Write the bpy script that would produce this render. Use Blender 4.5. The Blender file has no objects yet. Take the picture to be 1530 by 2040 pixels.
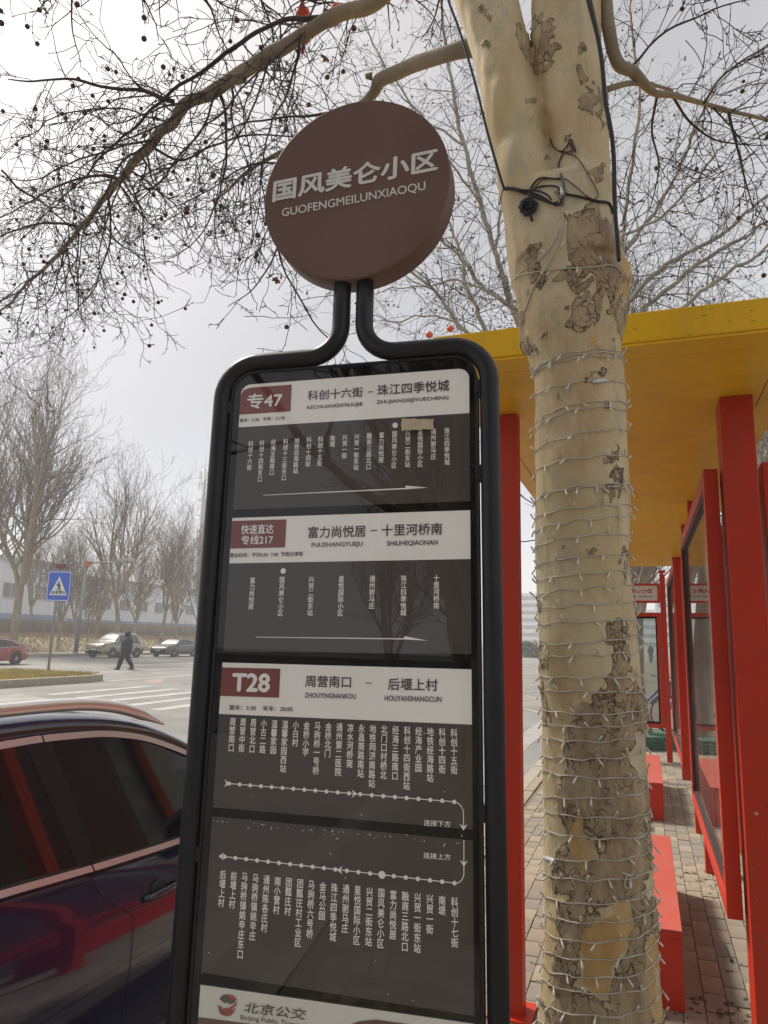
import bpy, bmesh, math, random
from mathutils import Vector, Matrix, noise, Quaternion
rad = math.radians
sc = bpy.context.scene
COL = sc.collection

# ------------------------------------------------------------------ camera
EYE = Vector((0.0, 0.0, 1.65))
FOC, PITCH, ROLL, YAW = 1458.49, rad(9.8766), rad(1.24624), rad(19.57933)
fw = Vector((-math.sin(YAW)*math.cos(PITCH), math.cos(YAW)*math.cos(PITCH), math.sin(PITCH)))
rt0 = Vector((math.cos(YAW), math.sin(YAW), 0.0)); up0 = rt0.cross(fw)
rt = rt0*math.cos(ROLL)+up0*math.sin(ROLL); up = -rt0*math.sin(ROLL)+up0*math.cos(ROLL)
cd = bpy.data.cameras.new("camera"); cam = bpy.data.objects.new("camera", cd); COL.objects.link(cam)
M = Matrix((rt, up, -fw)).transposed().to_4x4(); M.translation = EYE; cam.matrix_world = M
cd.sensor_fit = 'VERTICAL'; cd.sensor_height = 36.0; cd.lens = FOC*36.0/2040.0
cd.clip_start = 0.05; cd.clip_end = 3000.0
sc.camera = cam

# ------------------------------------------------------------------ sky, sun, exposure
SUN_EL, SUN_AZ = rad(50), rad(66)          # azimuth: towards -X from +Y
w = bpy.data.worlds.new("World"); sc.world = w; w.use_nodes = True
nt = w.node_tree; nt.nodes.clear()
N = nt.nodes.new; Lk = nt.links.new
sky = N('ShaderNodeTexSky'); sky.sky_type = 'NISHITA'; sky.sun_disc = False
sky.sun_elevation = SUN_EL; sky.sun_rotation = -SUN_AZ; sky.air_density = 0.5; sky.dust_density = 2.0; sky.ozone_density = 0.6
b1 = N('ShaderNodeBackground'); b1.inputs[1].default_value = 0.05; Lk(sky.outputs[0], b1.inputs[0])
# thin high overcast: a grey-white veil with very soft unevenness, a little brighter round the hidden sun
tc = N('ShaderNodeTexCoord'); sdir = Vector((-math.sin(SUN_AZ)*math.cos(SUN_EL), math.cos(SUN_AZ)*math.cos(SUN_EL), math.sin(SUN_EL)))
dp = N('ShaderNodeVectorMath'); dp.operation = 'DOT_PRODUCT'; Lk(tc.outputs['Generated'], dp.inputs[0]); dp.inputs[1].default_value = sdir
mr = N('ShaderNodeMapRange'); mr.inputs[1].default_value = 0.25; mr.inputs[2].default_value = 1.0; mr.inputs[3].default_value = 0.0; mr.inputs[4].default_value = 1.0
Lk(dp.outputs['Value'], mr.inputs[0])
nz = N('ShaderNodeTexNoise'); nz.inputs['Scale'].default_value = 2.2; nz.inputs['Detail'].default_value = 3; Lk(tc.outputs['Generated'], nz.inputs['Vector'])
ad = N('ShaderNodeMath'); ad.operation = 'MULTIPLY_ADD'; ad.inputs[1].default_value = 0.10; Lk(nz.outputs[0], ad.inputs[0]); Lk(mr.outputs[0], ad.inputs[2])
cr = N('ShaderNodeValToRGB'); cr.color_ramp.elements[0].position = 0.0; cr.color_ramp.elements[0].color = (1.0, 0.985, 0.95, 1)
cr.color_ramp.elements[1].position = 1.0; cr.color_ramp.elements[1].color = (0.86, 0.82, 0.75, 1)
em_ = cr.color_ramp.elements.new(0.70); em_.color = (0.56, 0.535, 0.48, 1); Lk(ad.outputs[0], cr.inputs[0])
b2 = N('ShaderNodeBackground'); b2.inputs[1].default_value = 0.485; Lk(cr.outputs[0], b2.inputs[0])
asd = N('ShaderNodeAddShader'); Lk(b1.outputs[0], asd.inputs[0]); Lk(b2.outputs[0], asd.inputs[1])
wo = N('ShaderNodeOutputWorld'); Lk(asd.outputs[0], wo.inputs[0])
sl = bpy.data.lights.new("sun", 'SUN'); sl.energy = 3.5; sl.angle = rad(9); sl.color = (1.0, 0.93, 0.82)
so = bpy.data.objects.new("sun", sl); COL.objects.link(so); so.rotation_euler = (-sdir).to_track_quat('-Z', 'Y').to_euler()
sc.view_settings.view_transform = 'Standard'; sc.view_settings.look = 'None'; sc.view_settings.gamma = 1.0
sc.view_settings.use_curve_mapping = False; sc.view_settings.exposure = 0.5
sc.render.engine = 'CYCLES'
sc.cycles.max_bounces = 8; sc.cycles.transparent_max_bounces = 16; sc.cycles.volume_bounces = 1
sc.cycles.use_denoising = True

# ------------------------------------------------------------------ measuring helpers: a measured line of sight met with a real plane
def sight(x, y): return (rt*((x-765)/FOC) - up*((y-1020)/FOC) + fw)
def onZ(x, y, z=0.0):
    d = sight(x, y); return EYE + d*((z-EYE.z)/d.z)
def onY(x, y, Y):
    d = sight(x, y); return EYE + d*(Y/d.y)
def onX(x, y, X):
    d = sight(x, y); return EYE + d*(X/d.x)
def seen(p):
    v = Vector(p)-EYE; z = v.dot(fw)
    return (765+FOC*v.dot(rt)/z, 1020-FOC*v.dot(up)/z) if z > 0.01 else (-9999, -9999)

# ------------------------------------------------------------------ object helpers
def tag(o, label=None, cat=None, group=None, kind=None):
    if label: o['label'] = label
    if cat: o['category'] = cat
    if group: o['group'] = group
    if kind: o['kind'] = kind
    return o
def empty(name, loc, label, cat, group=None, rz=0.0):
    o = bpy.data.objects.new(name, None); COL.objects.link(o); o.empty_display_size = 0.1
    o.matrix_basis = Matrix.Translation(Vector(loc)) @ Matrix.Rotation(rz, 4, 'Z')
    return tag(o, label, cat, group)
class MB:
    def __init__(s): s.v = []; s.f = []
    def add(s, v, f):
        n = len(s.v); s.v += [tuple(p) for p in v]; s.f += [tuple(i+n for i in q) for q in f]
    def box(s, x0, x1, y0, y1, z0, z1, m=None):
        v = [Vector((x, y, z)) for z in (z0, z1) for y in (y0, y1) for x in (x0, x1)]
        if m: v = [m @ p for p in v]
        s.add(v, [(0,2,3,1),(4,5,7,6),(0,1,5,4),(2,6,7,3),(0,4,6,2),(1,3,7,5)]); return s
    def tube(s, P, Rr, k=6, cap=True):
        P = [Vector(p) for p in P]; n = len(P)
        if n < 2: return s
        if not hasattr(Rr, '__len__'): Rr = [Rr]*n
        t = (P[1]-P[0]).normalized(); a = t.orthogonal().normalized(); vs = []
        for i in range(n):
            t2 = (P[min(i+1, n-1)]-P[max(i-1, 0)])
            if t2.length < 1e-9: t2 = t
            t2 = t2.normalized(); a = a - t2*a.dot(t2)
            a = a.normalized() if a.length > 1e-6 else t2.orthogonal().normalized(); b = t2.cross(a); t = t2
            for j in range(k):
                q = 2*math.pi*j/k; vs.append(P[i]+(a*math.cos(q)+b*math.sin(q))*Rr[i])
        fs = [(i*k+j, i*k+(j+1) % k, (i+1)*k+(j+1) % k, (i+1)*k+j) for i in range(n-1) for j in range(k)]
        if cap: fs += [tuple(reversed(range(k))), tuple((n-1)*k+j for j in range(k))]
        s.add(vs, fs); return s
    def cyl(s, p0, p1, r, k=16): return s.tube([p0, p1], r, k)
    def lathe(s, prof, k=20, m=None, closed=False):     # prof: (r, z) about local z
        vs = [Vector((r*math.cos(2*math.pi*j/k), r*math.sin(2*math.pi*j/k), z)) for r, z in prof for j in range(k)]
        if m: vs = [m @ p for p in vs]
        n = len(prof); e = n if closed else n-1
        s.add(vs, [(i*k+j, i*k+(j+1) % k, ((i+1) % n)*k+(j+1) % k, ((i+1) % n)*k+j) for i in range(e) for j in range(k)])
        return s
    def ball(s, c, r, k=8, h=6, sc3=(1, 1, 1)):
        vs = [Vector((c[0]+r*sc3[0]*math.sin(math.pi*i/h)*math.cos(2*math.pi*j/k), c[1]+r*sc3[1]*math.sin(math.pi*i/h)*math.sin(2*math.pi*j/k), c[2]+r*sc3[2]*math.cos(math.pi*i/h))) for i in range(h+1) for j in range(k)]
        s.add(vs, [(i*k+j, (i+1)*k+j, (i+1)*k+(j+1) % k, i*k+(j+1) % k) for i in range(h) for j in range(k)]); return s
    def poly(s, pts): s.add(pts, [tuple(range(len(pts)))]); return s
    def grid(s, fn, nu, nv):
        s.add([fn(i/nu, j/nv) for i in range(nu+1) for j in range(nv+1)],
              [(i*(nv+1)+j, (i+1)*(nv+1)+j, (i+1)*(nv+1)+j+1, i*(nv+1)+j+1) for i in range(nu) for j in range(nv)]); return s
    def mesh(s, name, mat, smooth=False):
        me = bpy.data.meshes.new(name); me.from_pydata(s.v, [], s.f); me.update()
        if mat: me.materials.append(mat)
        if smooth: me.polygons.foreach_set('use_smooth', [True]*len(me.polygons))
        return me
    def build(s, name, mat, parent=None, smooth=False, bevel=0.0, seg=2):
        o = bpy.data.objects.new(name, s.mesh(name, mat, smooth)); COL.objects.link(o)
        if parent: o.parent = parent
        if bevel:
            b = o.modifiers.new('bevel', 'BEVEL'); b.width = bevel; b.segments = seg; b.limit_method = 'ANGLE'
        return o
def inst(name, me, parent, mw):
    o = bpy.data.objects.new(name, me); COL.objects.link(o); o.parent = parent; o.matrix_basis = mw; return o
def sub(root):          # world -> root local for parts written in world coordinates
    return root.matrix_basis.inverted()
def worldpart(mb, root):
    m = sub(root); mb.v = [tuple(m @ Vector(p)) for p in mb.v]; return mb
def copy_tree(o, parent=None):
    c = o.copy(); COL.objects.link(c); c.parent = parent
    for ch in list(o.children): copy_tree(ch, c)
    return c

# ------------------------------------------------------------------ materials
MATS = {}
def mat(name, c, rough=0.6, metal=0.0, var=0.0, vs=8.0, bump=0.0, bs=60.0, coat=0.0, spec=0.5, dirt=None, ds=3.0, damt=0.5, stretch=None):
    if name in MATS: return MATS[name]
    m = bpy.data.materials.new(name); m.use_nodes = True; t = m.node_tree; p = t.nodes['Principled BSDF']
    p.inputs['Roughness'].default_value = rough; p.inputs['Metallic'].default_value = metal
    p.inputs['Coat Weight'].default_value = coat; p.inputs['Coat Roughness'].default_value = 0.22 if name == 'red_paint' else 0.04
    p.inputs['Specular IOR Level'].default_value = spec
    p.inputs['Base Color'].default_value = (*c, 1)
    tcn = t.nodes.new('ShaderNodeTexCoord'); vec = tcn.outputs['Object']
    if stretch:
        mp = t.nodes.new('ShaderNodeMapping'); mp.inputs['Scale'].default_value = stretch; t.links.new(vec, mp.inputs[0]); vec = mp.outputs[0]
    out = None
    if var > 0:
        n = t.nodes.new('ShaderNodeTexNoise'); n.inputs['Scale'].default_value = vs; n.inputs['Detail'].default_value = 6; n.inputs['Roughness'].default_value = 0.6
        t.links.new(vec, n.inputs['Vector'])
        r = t.nodes.new('ShaderNodeValToRGB'); r.color_ramp.elements[0].position = 0.3; r.color_ramp.elements[1].position = 0.7
        r.color_ramp.elements[0].color = (*[max(0, x*(1-var)) for x in c], 1); r.color_ramp.elements[1].color = (*[min(1, x*(1+var)) for x in c], 1)
        t.links.new(n.outputs[0], r.inputs[0]); out = r.outputs[0]
    if dirt:
        n = t.nodes.new('ShaderNodeTexNoise'); n.inputs['Scale'].default_value = ds; n.inputs['Detail'].default_value = 9; n.inputs['Roughness'].default_value = 0.7
        t.links.new(vec, n.inputs['Vector'])
        r = t.nodes.new('ShaderNodeMapRange'); r.inputs[1].default_value = 0.45; r.inputs[2].default_value = 0.75; r.inputs[3].default_value = 0; r.inputs[4].default_value = damt
        t.links.new(n.outputs[0], r.inputs[0])
        x = t.nodes.new('ShaderNodeMix'); x.data_type = 'RGBA'; t.links.new(r.outputs[0], x.inputs[0])
        if out: t.links.new(out, x.inputs[6])
        else: x.inputs[6].default_value = (*c, 1)
        x.inputs[7].default_value = (*dirt, 1); out = x.outputs[2]
    if out: t.links.new(out, p.inputs['Base Color'])
    if bump > 0:
        n = t.nodes.new('ShaderNodeTexNoise'); n.inputs['Scale'].default_value = bs; n.inputs['Detail'].default_value = 6
        t.links.new(vec, n.inputs['Vector']); b = t.nodes.new('ShaderNodeBump'); b.inputs['Strength'].default_value = bump; b.inputs['Distance'].default_value = 0.004
        t.links.new(n.outputs[0], b.inputs['Height']); t.links.new(b.outputs[0], p.inputs['Normal'])
    MATS[name] = m; return m
def glass(name, tint=(0.9, 0.95, 0.93), refl=1.45, rough=0.0, dirt=0.0):
    if name in MATS: return MATS[name]
    m = bpy.data.materials.new(name); m.use_nodes = True; t = m.node_tree; t.nodes.clear()
    tr = t.nodes.new('ShaderNodeBsdfTransparent'); tr.inputs[0].default_value = (*tint, 1)
    gl = t.nodes.new('ShaderNodeBsdfGlossy'); gl.inputs['Roughness'].default_value = rough
    # Schlick reflectance, the same from both sides of the pane
    ge = t.nodes.new('ShaderNodeNewGeometry'); dt = t.nodes.new('ShaderNodeVectorMath'); dt.operation = 'DOT_PRODUCT'
    t.links.new(ge.outputs['Normal'], dt.inputs[0]); t.links.new(ge.outputs['Incoming'], dt.inputs[1])
    def mm(op, a, b, c=None):
        n = t.nodes.new('ShaderNodeMath'); n.operation = op
        for k, v in enumerate((a, b, c)):
            if v is None: continue
            if isinstance(v, (int, float)): n.inputs[k].default_value = v
            else: t.links.new(v, n.inputs[k])
        return n.outputs[0]
    c1 = mm('SUBTRACT', 1.0, mm('ABSOLUTE', dt.outputs['Value'], 0.0)); r0 = ((refl-1)/(refl+1))**2
    frs = mm('MULTIPLY_ADD', mm('POWER', c1, 5.0), 1-r0, r0)
    mx = t.nodes.new('ShaderNodeMixShader'); t.links.new(frs, mx.inputs[0]); t.links.new(tr.outputs[0], mx.inputs[1]); t.links.new(gl.outputs[0], mx.inputs[2])
    res = mx.outputs[0]
    if dirt > 0:
        tcn = t.nodes.new('ShaderNodeTexCoord'); n = t.nodes.new('ShaderNodeTexNoise'); n.inputs['Scale'].default_value = 4; n.inputs['Detail'].default_value = 10
        t.links.new(tcn.outputs['Object'], n.inputs['Vector'])
        r = t.nodes.new('ShaderNodeMapRange'); r.inputs[1].default_value = 0.4; r.inputs[2].default_value = 0.8; r.inputs[3].default_value = dirt*0.25; r.inputs[4].default_value = dirt
        t.links.new(n.outputs[0], r.inputs[0]); d = t.nodes.new('ShaderNodeBsdfDiffuse'); d.inputs[0].default_value = (0.5, 0.48, 0.45, 1)
        m2 = t.nodes.new('ShaderNodeMixShader'); t.links.new(r.outputs[0], m2.inputs[0]); t.links.new(res, m2.inputs[1]); t.links.new(d.outputs[0], m2.inputs[2]); res = m2.outputs[0]
    o = t.nodes.new('ShaderNodeOutputMaterial'); t.links.new(res, o.inputs[0]); MATS[name] = m; return m

RED = mat('red_paint', (0.48, 0.028, 0.007), 0.45, spec=0.3, var=0.06, vs=3, bump=0.05, bs=300, dirt=(0.20, 0.06, 0.04), ds=4.5, damt=0.35)
REDTOP = mat('skylit_faded_red_seat', (0.47, 0.085, 0.062), 0.5, var=0.06, vs=3, dirt=(0.40, 0.19, 0.15), ds=5, damt=0.4)  # paler seat red: brightness of the sky-lit top put into colour, plus dusty fading
YEL = mat('yellow_paint', (0.78, 0.455, 0.008), 0.45, var=0.05, vs=2, bump=0.05, bs=200, dirt=(0.36, 0.19, 0.02), ds=5, damt=0.35, spec=0.3, stretch=(1, 1, 0.12))
BLACK = mat('black_steel', (0.007, 0.007, 0.010), 0.42, spec=0.35, var=0.15, vs=20, bump=0.04, bs=400, dirt=(0.05, 0.047, 0.045), ds=9, damt=0.2)
BLK2 = mat('black_backing', (0.0025, 0.0025, 0.003), 0.9, spec=0.05)
BROWN = mat('brown_panel', (0.135, 0.072, 0.058), 0.55, var=0.07, vs=5, bump=0.03, bs=300, dirt=(0.17, 0.12, 0.10), ds=2.5, damt=0.25, spec=0.3)
PWHITE = mat('print_white', (0.89, 0.865, 0.825), 0.7, var=0.03, vs=6)
PDARK = mat('print_dark', (0.052, 0.042, 0.038), 0.7, var=0.08, vs=4)
PMAROON = mat('print_maroon', (0.20, 0.045, 0.040), 0.7, var=0.05)
PINK = mat('print_letter_dark', (0.05, 0.035, 0.04), 0.7)
PLET = mat('print_letter_white', (0.86, 0.84, 0.81), 0.7)
DLET = mat('disc_letter_grey', (0.62, 0.60, 0.57), 0.5, var=0.06, vs=20)
SILVER = mat('silver_metal', (0.7, 0.7, 0.7), 0.3, metal=1.0)
CHROME = mat('satin_chrome', (0.86, 0.83, 0.81), 0.28, metal=0.75)
RUB = mat('rubber', (0.02, 0.02, 0.02), 0.7)
GLASS = glass('sign_glass', (0.99, 0.99, 0.99), 1.56)
SGLASS = glass('shelter_glass', (0.82, 0.84, 0.83), 1.5, 0.0, 0.10)
# ================================================================== ground, road, pavement
RZ = -0.15
ASPH = mat('asphalt', (0.20, 0.196, 0.188), 0.9, var=0.16, vs=0.9, bump=0.5, bs=90, dirt=(0.32, 0.31, 0.29), ds=0.22, damt=0.9)
CONC = mat('concrete_slab', (0.33, 0.32, 0.30), 0.9, var=0.10, vs=2, bump=0.3, bs=60, dirt=(0.20, 0.195, 0.18), ds=1.5, damt=0.5)
KERBM = mat('kerb_stone', (0.37, 0.335, 0.265), 0.85, var=0.12, vs=7, bump=0.3, bs=90, dirt=(0.16, 0.15, 0.13), ds=5, damt=0.5)
JOINT = mat('joint_sand', (0.18, 0.16, 0.125), 0.95, var=0.2, vs=30)
PAV = [mat('paver_%s' % n, c, 0.88, var=0.14, vs=9, bump=0.4, bs=120, dirt=(0.11, 0.095, 0.075), ds=1.6, damt=0.75) for n, c in
       (('warm', (0.27, 0.232, 0.18)), ('grey', (0.24, 0.215, 0.18)), ('pale', (0.33, 0.285, 0.21)))]
PAINT = mat('worn_road_paint', (0.44, 0.435, 0.42), 0.8, var=0.1, vs=2, dirt=(0.21, 0.205, 0.20), ds=3, damt=0.85)
PAINTR = mat('worn_red_paint', (0.36, 0.23, 0.21), 0.8, dirt=(0.23, 0.21, 0.20), ds=3, damt=0.8)
PAINTY = mat('worn_yellow_paint', (0.40, 0.34, 0.24), 0.8, dirt=(0.22, 0.20, 0.19), ds=3, damt=0.8)
DRY = mat('dry_grass_soil', (0.27, 0.225, 0.13), 0.95, var=0.3, vs=2, bump=0.6, bs=20, dirt=(0.12, 0.095, 0.06), ds=0.6, damt=0.7)

def sheet(name, pts, z, m, kind='structure'):
    o = MB().poly([(x, y, z) for x, y in pts]).build(name, m); tag(o, kind=kind); return o
sheet('road', [(-1500, -800), (-1.36, -800), (-1.36, 1500), (-1500, 1500)], RZ, ASPH)
sheet('ground', [(-1.36, -800), (900, -800), (900, 1500), (-1.36, 1500)], -0.012, JOINT)
sheet('concrete_road_slab', [(-18.7, 4), (-17.4, 17.3), (-14.6, 16.0), (-14.2, 4)], RZ+0.004, CONC)
sheet('gutter_strip', [(-20.2, -30), (-19.55, -30), (-19.3, 30.0), (-19.75, 30.0)], RZ+0.004, CONC)
sheet('gutter', [(-2.42, -30), (-2.02, -30), (-1.98, 60.0), (-2.36, 60.0)], RZ+0.004, CONC)
sheet('bus_lane_joint', [(-23.1, 29.0), (-22.95, 29.0), (-22.0, 45), (-22.2, 45)], RZ+0.004, mat('tar_joint', (0.08, 0.075, 0.07), 0.8))
# cracks in the slab: thin irregular tar lines
cm = mat('crack_filler', (0.06, 0.055, 0.05), 0.9); rr = random.Random(4); cb = MB()
for k in range(16):
    p = Vector((rr.uniform(-18.2, -14.8), rr.uniform(11, 16.5), RZ+0.008)); a = rr.uniform(0, 6.28)
    for s in range(rr.randint(4, 9)):
        a += rr.uniform(-0.9, 0.9); q = p+Vector((math.cos(a), math.sin(a), 0))*rr.uniform(0.15, 0.45)
        n = (q-p).cross(Vector((0, 0, 1))).normalized()*0.016
        cb.poly([p-n, p+n, q+n*0.8, q-n*0.8]); p = q
tag(cb.build('road_cracks', cm), kind='structure')
# zebra crossing: stripes parallel to the traffic, each its own sheet
for i, (x, y0, y1) in enumerate([(-16.5, 17.5, 22.2), (-15.0, 16.9, 21.7), (-13.75, 16.5, 21.6), (-12.5, 16.0, 21.4), (-11.25, 15.4, 21.2), (-10.0, 15.2, 21.0), (-8.75, 15.1, 20.8), (-7.5, 15.0, 20.6), (-6.25, 15, 20.4), (-5, 15, 20.3)]):
    o = sheet('zebra_stripe', [(x-0.2, y0), (x+0.2, y0), (x+0.16, y1), (x-0.24, y1)], RZ+0.005, PAINT)
sheet('worn_marking', [(-19.0, 25.6), (-18.5, 25.9), (-17.3, 23.9), (-17.9, 23.6)], RZ+0.005, PAINTR)
sheet('worn_marking', [(-17.6, 29.9), (-17.1, 30.2), (-15.9, 28.2), (-16.5, 27.9)], RZ+0.005, PAINTR)
for (x0, y0, x1, y1) in [(-4.95, 32, -3.2, 39.0), (-4.0, 26.2, -2.9, 23.9), (-3.7, 24.0, -2.6, 27.5), (-3.3, 21.2, -2.5, 19.6), (-4.3, 28, -2.6, 31.5), (-4.6, 21, -2.6, 24.9)]:
    d = Vector((x1-x0, y1-y0, 0)).normalized(); n = Vector((-d.y, d.x, 0))*0.07
    sheet('box_marking', [(x0-n.x, y0-n.y), (x0+n.x, y0+n.y), (x1+n.x, y1+n.y), (x1-n.x, y1-n.y)], RZ+0.005, PAINTY)
TAR = mat('tar_joint', (0.08, 0.075, 0.07), 0.8); rr = random.Random(12); tj = MB()
for k in range(26):         # sealed cracks wandering over the carriageway
    p = Vector((rr.uniform(-30, -3), rr.uniform(12, 60), RZ+0.0085)); a = rr.choice((0, 1.57))+rr.uniform(-0.3, 0.3)
    for s in range(rr.randint(6, 16)):
        a += rr.uniform(-0.28, 0.28); q = p+Vector((math.cos(a), math.sin(a), 0))*rr.uniform(0.4, 0.9); n = (q-p).cross(Vector((0, 0, 1))).normalized()*rr.uniform(0.015, 0.035)
        if q.x > -2.6: break
        tj.poly([p-n, p+n, q+n, q-n]); p = q
tag(tj.build('sealed_cracks', TAR), kind='structure')
PATCH = mat('asphalt_patch', (0.14, 0.138, 0.133), 0.92, var=0.15, vs=3, bump=0.5, bs=90)
for (x0, x1, y0, y1) in ((-27.5, -25.2, 33, 37), (-8.2, -6.8, 24, 31), (-31, -29, 38, 46), (-14, -13.2, 26, 40)): sheet('road_patch', [(x0, y0), (x1, y0+0.2), (x1-0.1, y1), (x0+0.15, y1-0.1)], RZ+0.0055, PATCH)
for y in (34, 44, 56, 70, 90): sheet('lane_dash', [(-9.08, y), (-8.92, y), (-8.92, y+5), (-9.08, y+5)], RZ+0.005, PAINT)

# near kerb: separate stones; edging stones beside it
kerb = empty('kerb', (-1.43, 6, -0.15), 'pale concrete kerb stones along the near edge of the pavement', None); kerb['kind'] = 'structure'
km = MB().box(-0.07, 0.07, -0.495, 0.495, -0.05, 0.15).mesh('kerb_stone', KERBM)
em = MB().box(-0.05, 0.05, -0.246, 0.246, -0.05, 0.152).mesh('edging_stone', PAV[2])
for k in range(46): inst('kerb_stone', km, kerb, Matrix.Translation((0, -10+k, random.Random(k).uniform(-.003, .003))))
for k in range(60): inst('edging_stone', em, kerb, Matrix.Translation((0.13, -5+k*0.5, random.Random(k+99).uniform(-.003, .003))))

# pavers: 10 x 20 cm blocks, individually laid where the photograph shows them
pv = empty('pavement', (0, 0, 0), 'block paved footway of beige grey concrete bricks', None); pv['kind'] = 'structure'
rr = random.Random(11)
pmesh = []
for m in PAV:
    b = MB(); b.box(-0.0490, 0.0490, -0.0987, 0.0987, -0.03, -0.0015); b.v[4:] = [(-0.0475, -0.097, 0.0), (0.0475, -0.097, 0.0), (-0.0475, 0.097, 0.0), (0.0475, 0.097, 0.0)]
    pmesh.append(b.mesh('paver', m))
rest = [MB(), MB(), MB()]; n_ind = 0
for j in range(-25, 66):
    for i in range(-13, 40):
        x = i*0.1+0.05; y = j*0.2+0.1+(0.1 if i % 2 else 0); px, py = seen((x, y, 0))
        if x < -1.24: continue
        k = rr.choice((0, 0, 1, 1, 2)) if not 5.5 < y < 6.4 else 2  # all-pale band of blocks: the brightly lit strip put into their colour
        ang = rr.uniform(-0.015, 0.015); dz = rr.uniform(-0.003, 0.002); mw = Matrix.Translation((x, y, dz)) @ Matrix.Rotation(ang, 4, 'Z') @ Matrix.Rotation(rr.uniform(-0.012, 0.012), 4, 'X')
        if 1030 < px < 1520 and py < 2060 and y > 1 and n_ind < 296 and not (1092 < px < 1290 and py > 1450) and not (-0.28 < x < 0.1 and 4.0 < y < 5.7):
            inst('paver', pmesh[k], pv, mw); n_ind += 1
        else:
            b = MB(); b.box(-0.0487, 0.0487, -0.0985, 0.0985, -0.03, 0); rest[k].add([mw @ Vector(p) for p in b.v], b.f[1:])
for k in range(3):
    o = rest[k].build('paving_blocks', PAV[k], pv); o['kind'] = 'stuff'
print('pavers', n_ind)
# litter and leaves in the joints near the posts
lf = MB(); rr = random.Random(5)
for k in range(260):
    x, y = rr.choice(((0.35, 3.9), (0.42, 6.2), (-0.5, 3.9), (0.2, 3.8), (0.15, 6.0)));
    x += rr.gauss(0, 0.12); y += rr.gauss(0, 0.25); s = rr.uniform(0.002, 0.007)
    a = rr.uniform(0, 3.1); u = Vector((math.cos(a), math.sin(a), 0))*s*2; v = Vector((-math.sin(a), math.cos(a), rr.uniform(-.3, .3)))*s; c = Vector((x, y, 0.004))
    lf.poly([c-u-v, c+u-v, c+u+v, c-u+v])
tag(lf.build('leaf_litter', mat('leaf_crumbs', (0.06, 0.04, 0.02), 0.9)), 'dark crumbs of leaf litter in the paving joints', 'litter', kind='stuff')
# fallen stick/groove seen on the pavement
st = MB().tube([onZ(1443, 1880, 0.006), onZ(1450, 1898, 0.006), onZ(1458, 1915, 0.006)], [0.004, 0.006, 0.009], 5)
tag(st.build('fallen_twig', mat('twig_dark', (0.05, 0.035, 0.03), 0.8)), 'short dark twig lying on the paving right of the near bench', 'twig')

# ---- traffic island with kerb and yellowed grass
isl = empty('traffic_island', (-22, 20, RZ), 'kerbed traffic island with dry yellow grass behind the crossing', 'island')
poly = [(-19.45, -20), (-19.45, 22.6), (-19.7, 23.6), (-20.3, 24.15), (-22.0, 24.5), (-24.7, 24.3), (-25.2, 23.3), (-25.2, -20)]
kb = MB(); inner = [(-19.7, -20), (-19.7, 22.5), (-19.95, 23.35), (-20.4, 23.85), (-22.0, 24.2), (-24.55, 24.0), (-24.95, 23.2), (-24.95, -20)]
for i in range(len(poly)-1):
    a, b, c, d = poly[i], poly[i+1], inner[i+1], inner[i]
    L = math.dist(a, b); n = max(1, round(L/1.0)) if L < 40 else 44
    for k in range(n):
        f0, f1 = k/n+0.006/L, (k+1)/n-0.006/L
        q = [(a[0]+(b[0]-a[0])*f0, a[1]+(b[1]-a[1])*f0), (a[0]+(b[0]-a[0])*f1, a[1]+(b[1]-a[1])*f1), (d[0]+(c[0]-d[0])*f1, d[1]+(c[1]-d[1])*f1), (d[0]+(c[0]-d[0])*f0, d[1]+(c[1]-d[1])*f0)]
        z1 = 0.10; one = MB(); one.add([(x, y, RZ-0.02) for x, y in q]+[(x, y, z1) for x, y in q], [(4, 5, 6, 7), (0, 1, 5, 4), (1, 2, 6, 5), (2, 3, 7, 6), (3, 0, 4, 7)])
        if k > n-16 or L < 40: worldpart(one, isl).build('kerb_stone', KERBM, isl)
        else: kb.add(one.v, one.f)
o = worldpart(kb, isl).build('kerb_run', KERBM, isl); o['kind'] = 'stuff'
so_ = MB().poly([(x, y, 0.07) for x, y in inner]); worldpart(so_, isl).build('soil', DRY, isl)
gr = MB(); rr = random.Random(8)
for k in range(15000):
    x = rr.uniform(-24.9, -19.75); y = 24.0-abs(rr.gauss(0, 5.5)) ; h = rr.uniform(0.05, 0.17); a = rr.uniform(0, 6.28); l = rr.uniform(0, 0.08)
    if y > 23.3 and (x > -20.1 or x < -24.6): continue
    c = Vector((x, y, 0.07)); u = Vector((math.cos(a), math.sin(a), 0))*rr.uniform(0.008, 0.02)
    gr.poly([c-u, c+u, c+Vector((math.cos(a*3)*l, math.sin(a*3)*l, h))])
o = worldpart(gr, isl).build('dry_grass', mat('straw_grass', (0.46, 0.39, 0.13), 0.9, var=0.4, vs=1.5, dirt=(0.28, 0.20, 0.08), ds=1, damt=0.7), isl); o['kind'] = 'stuff'

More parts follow.
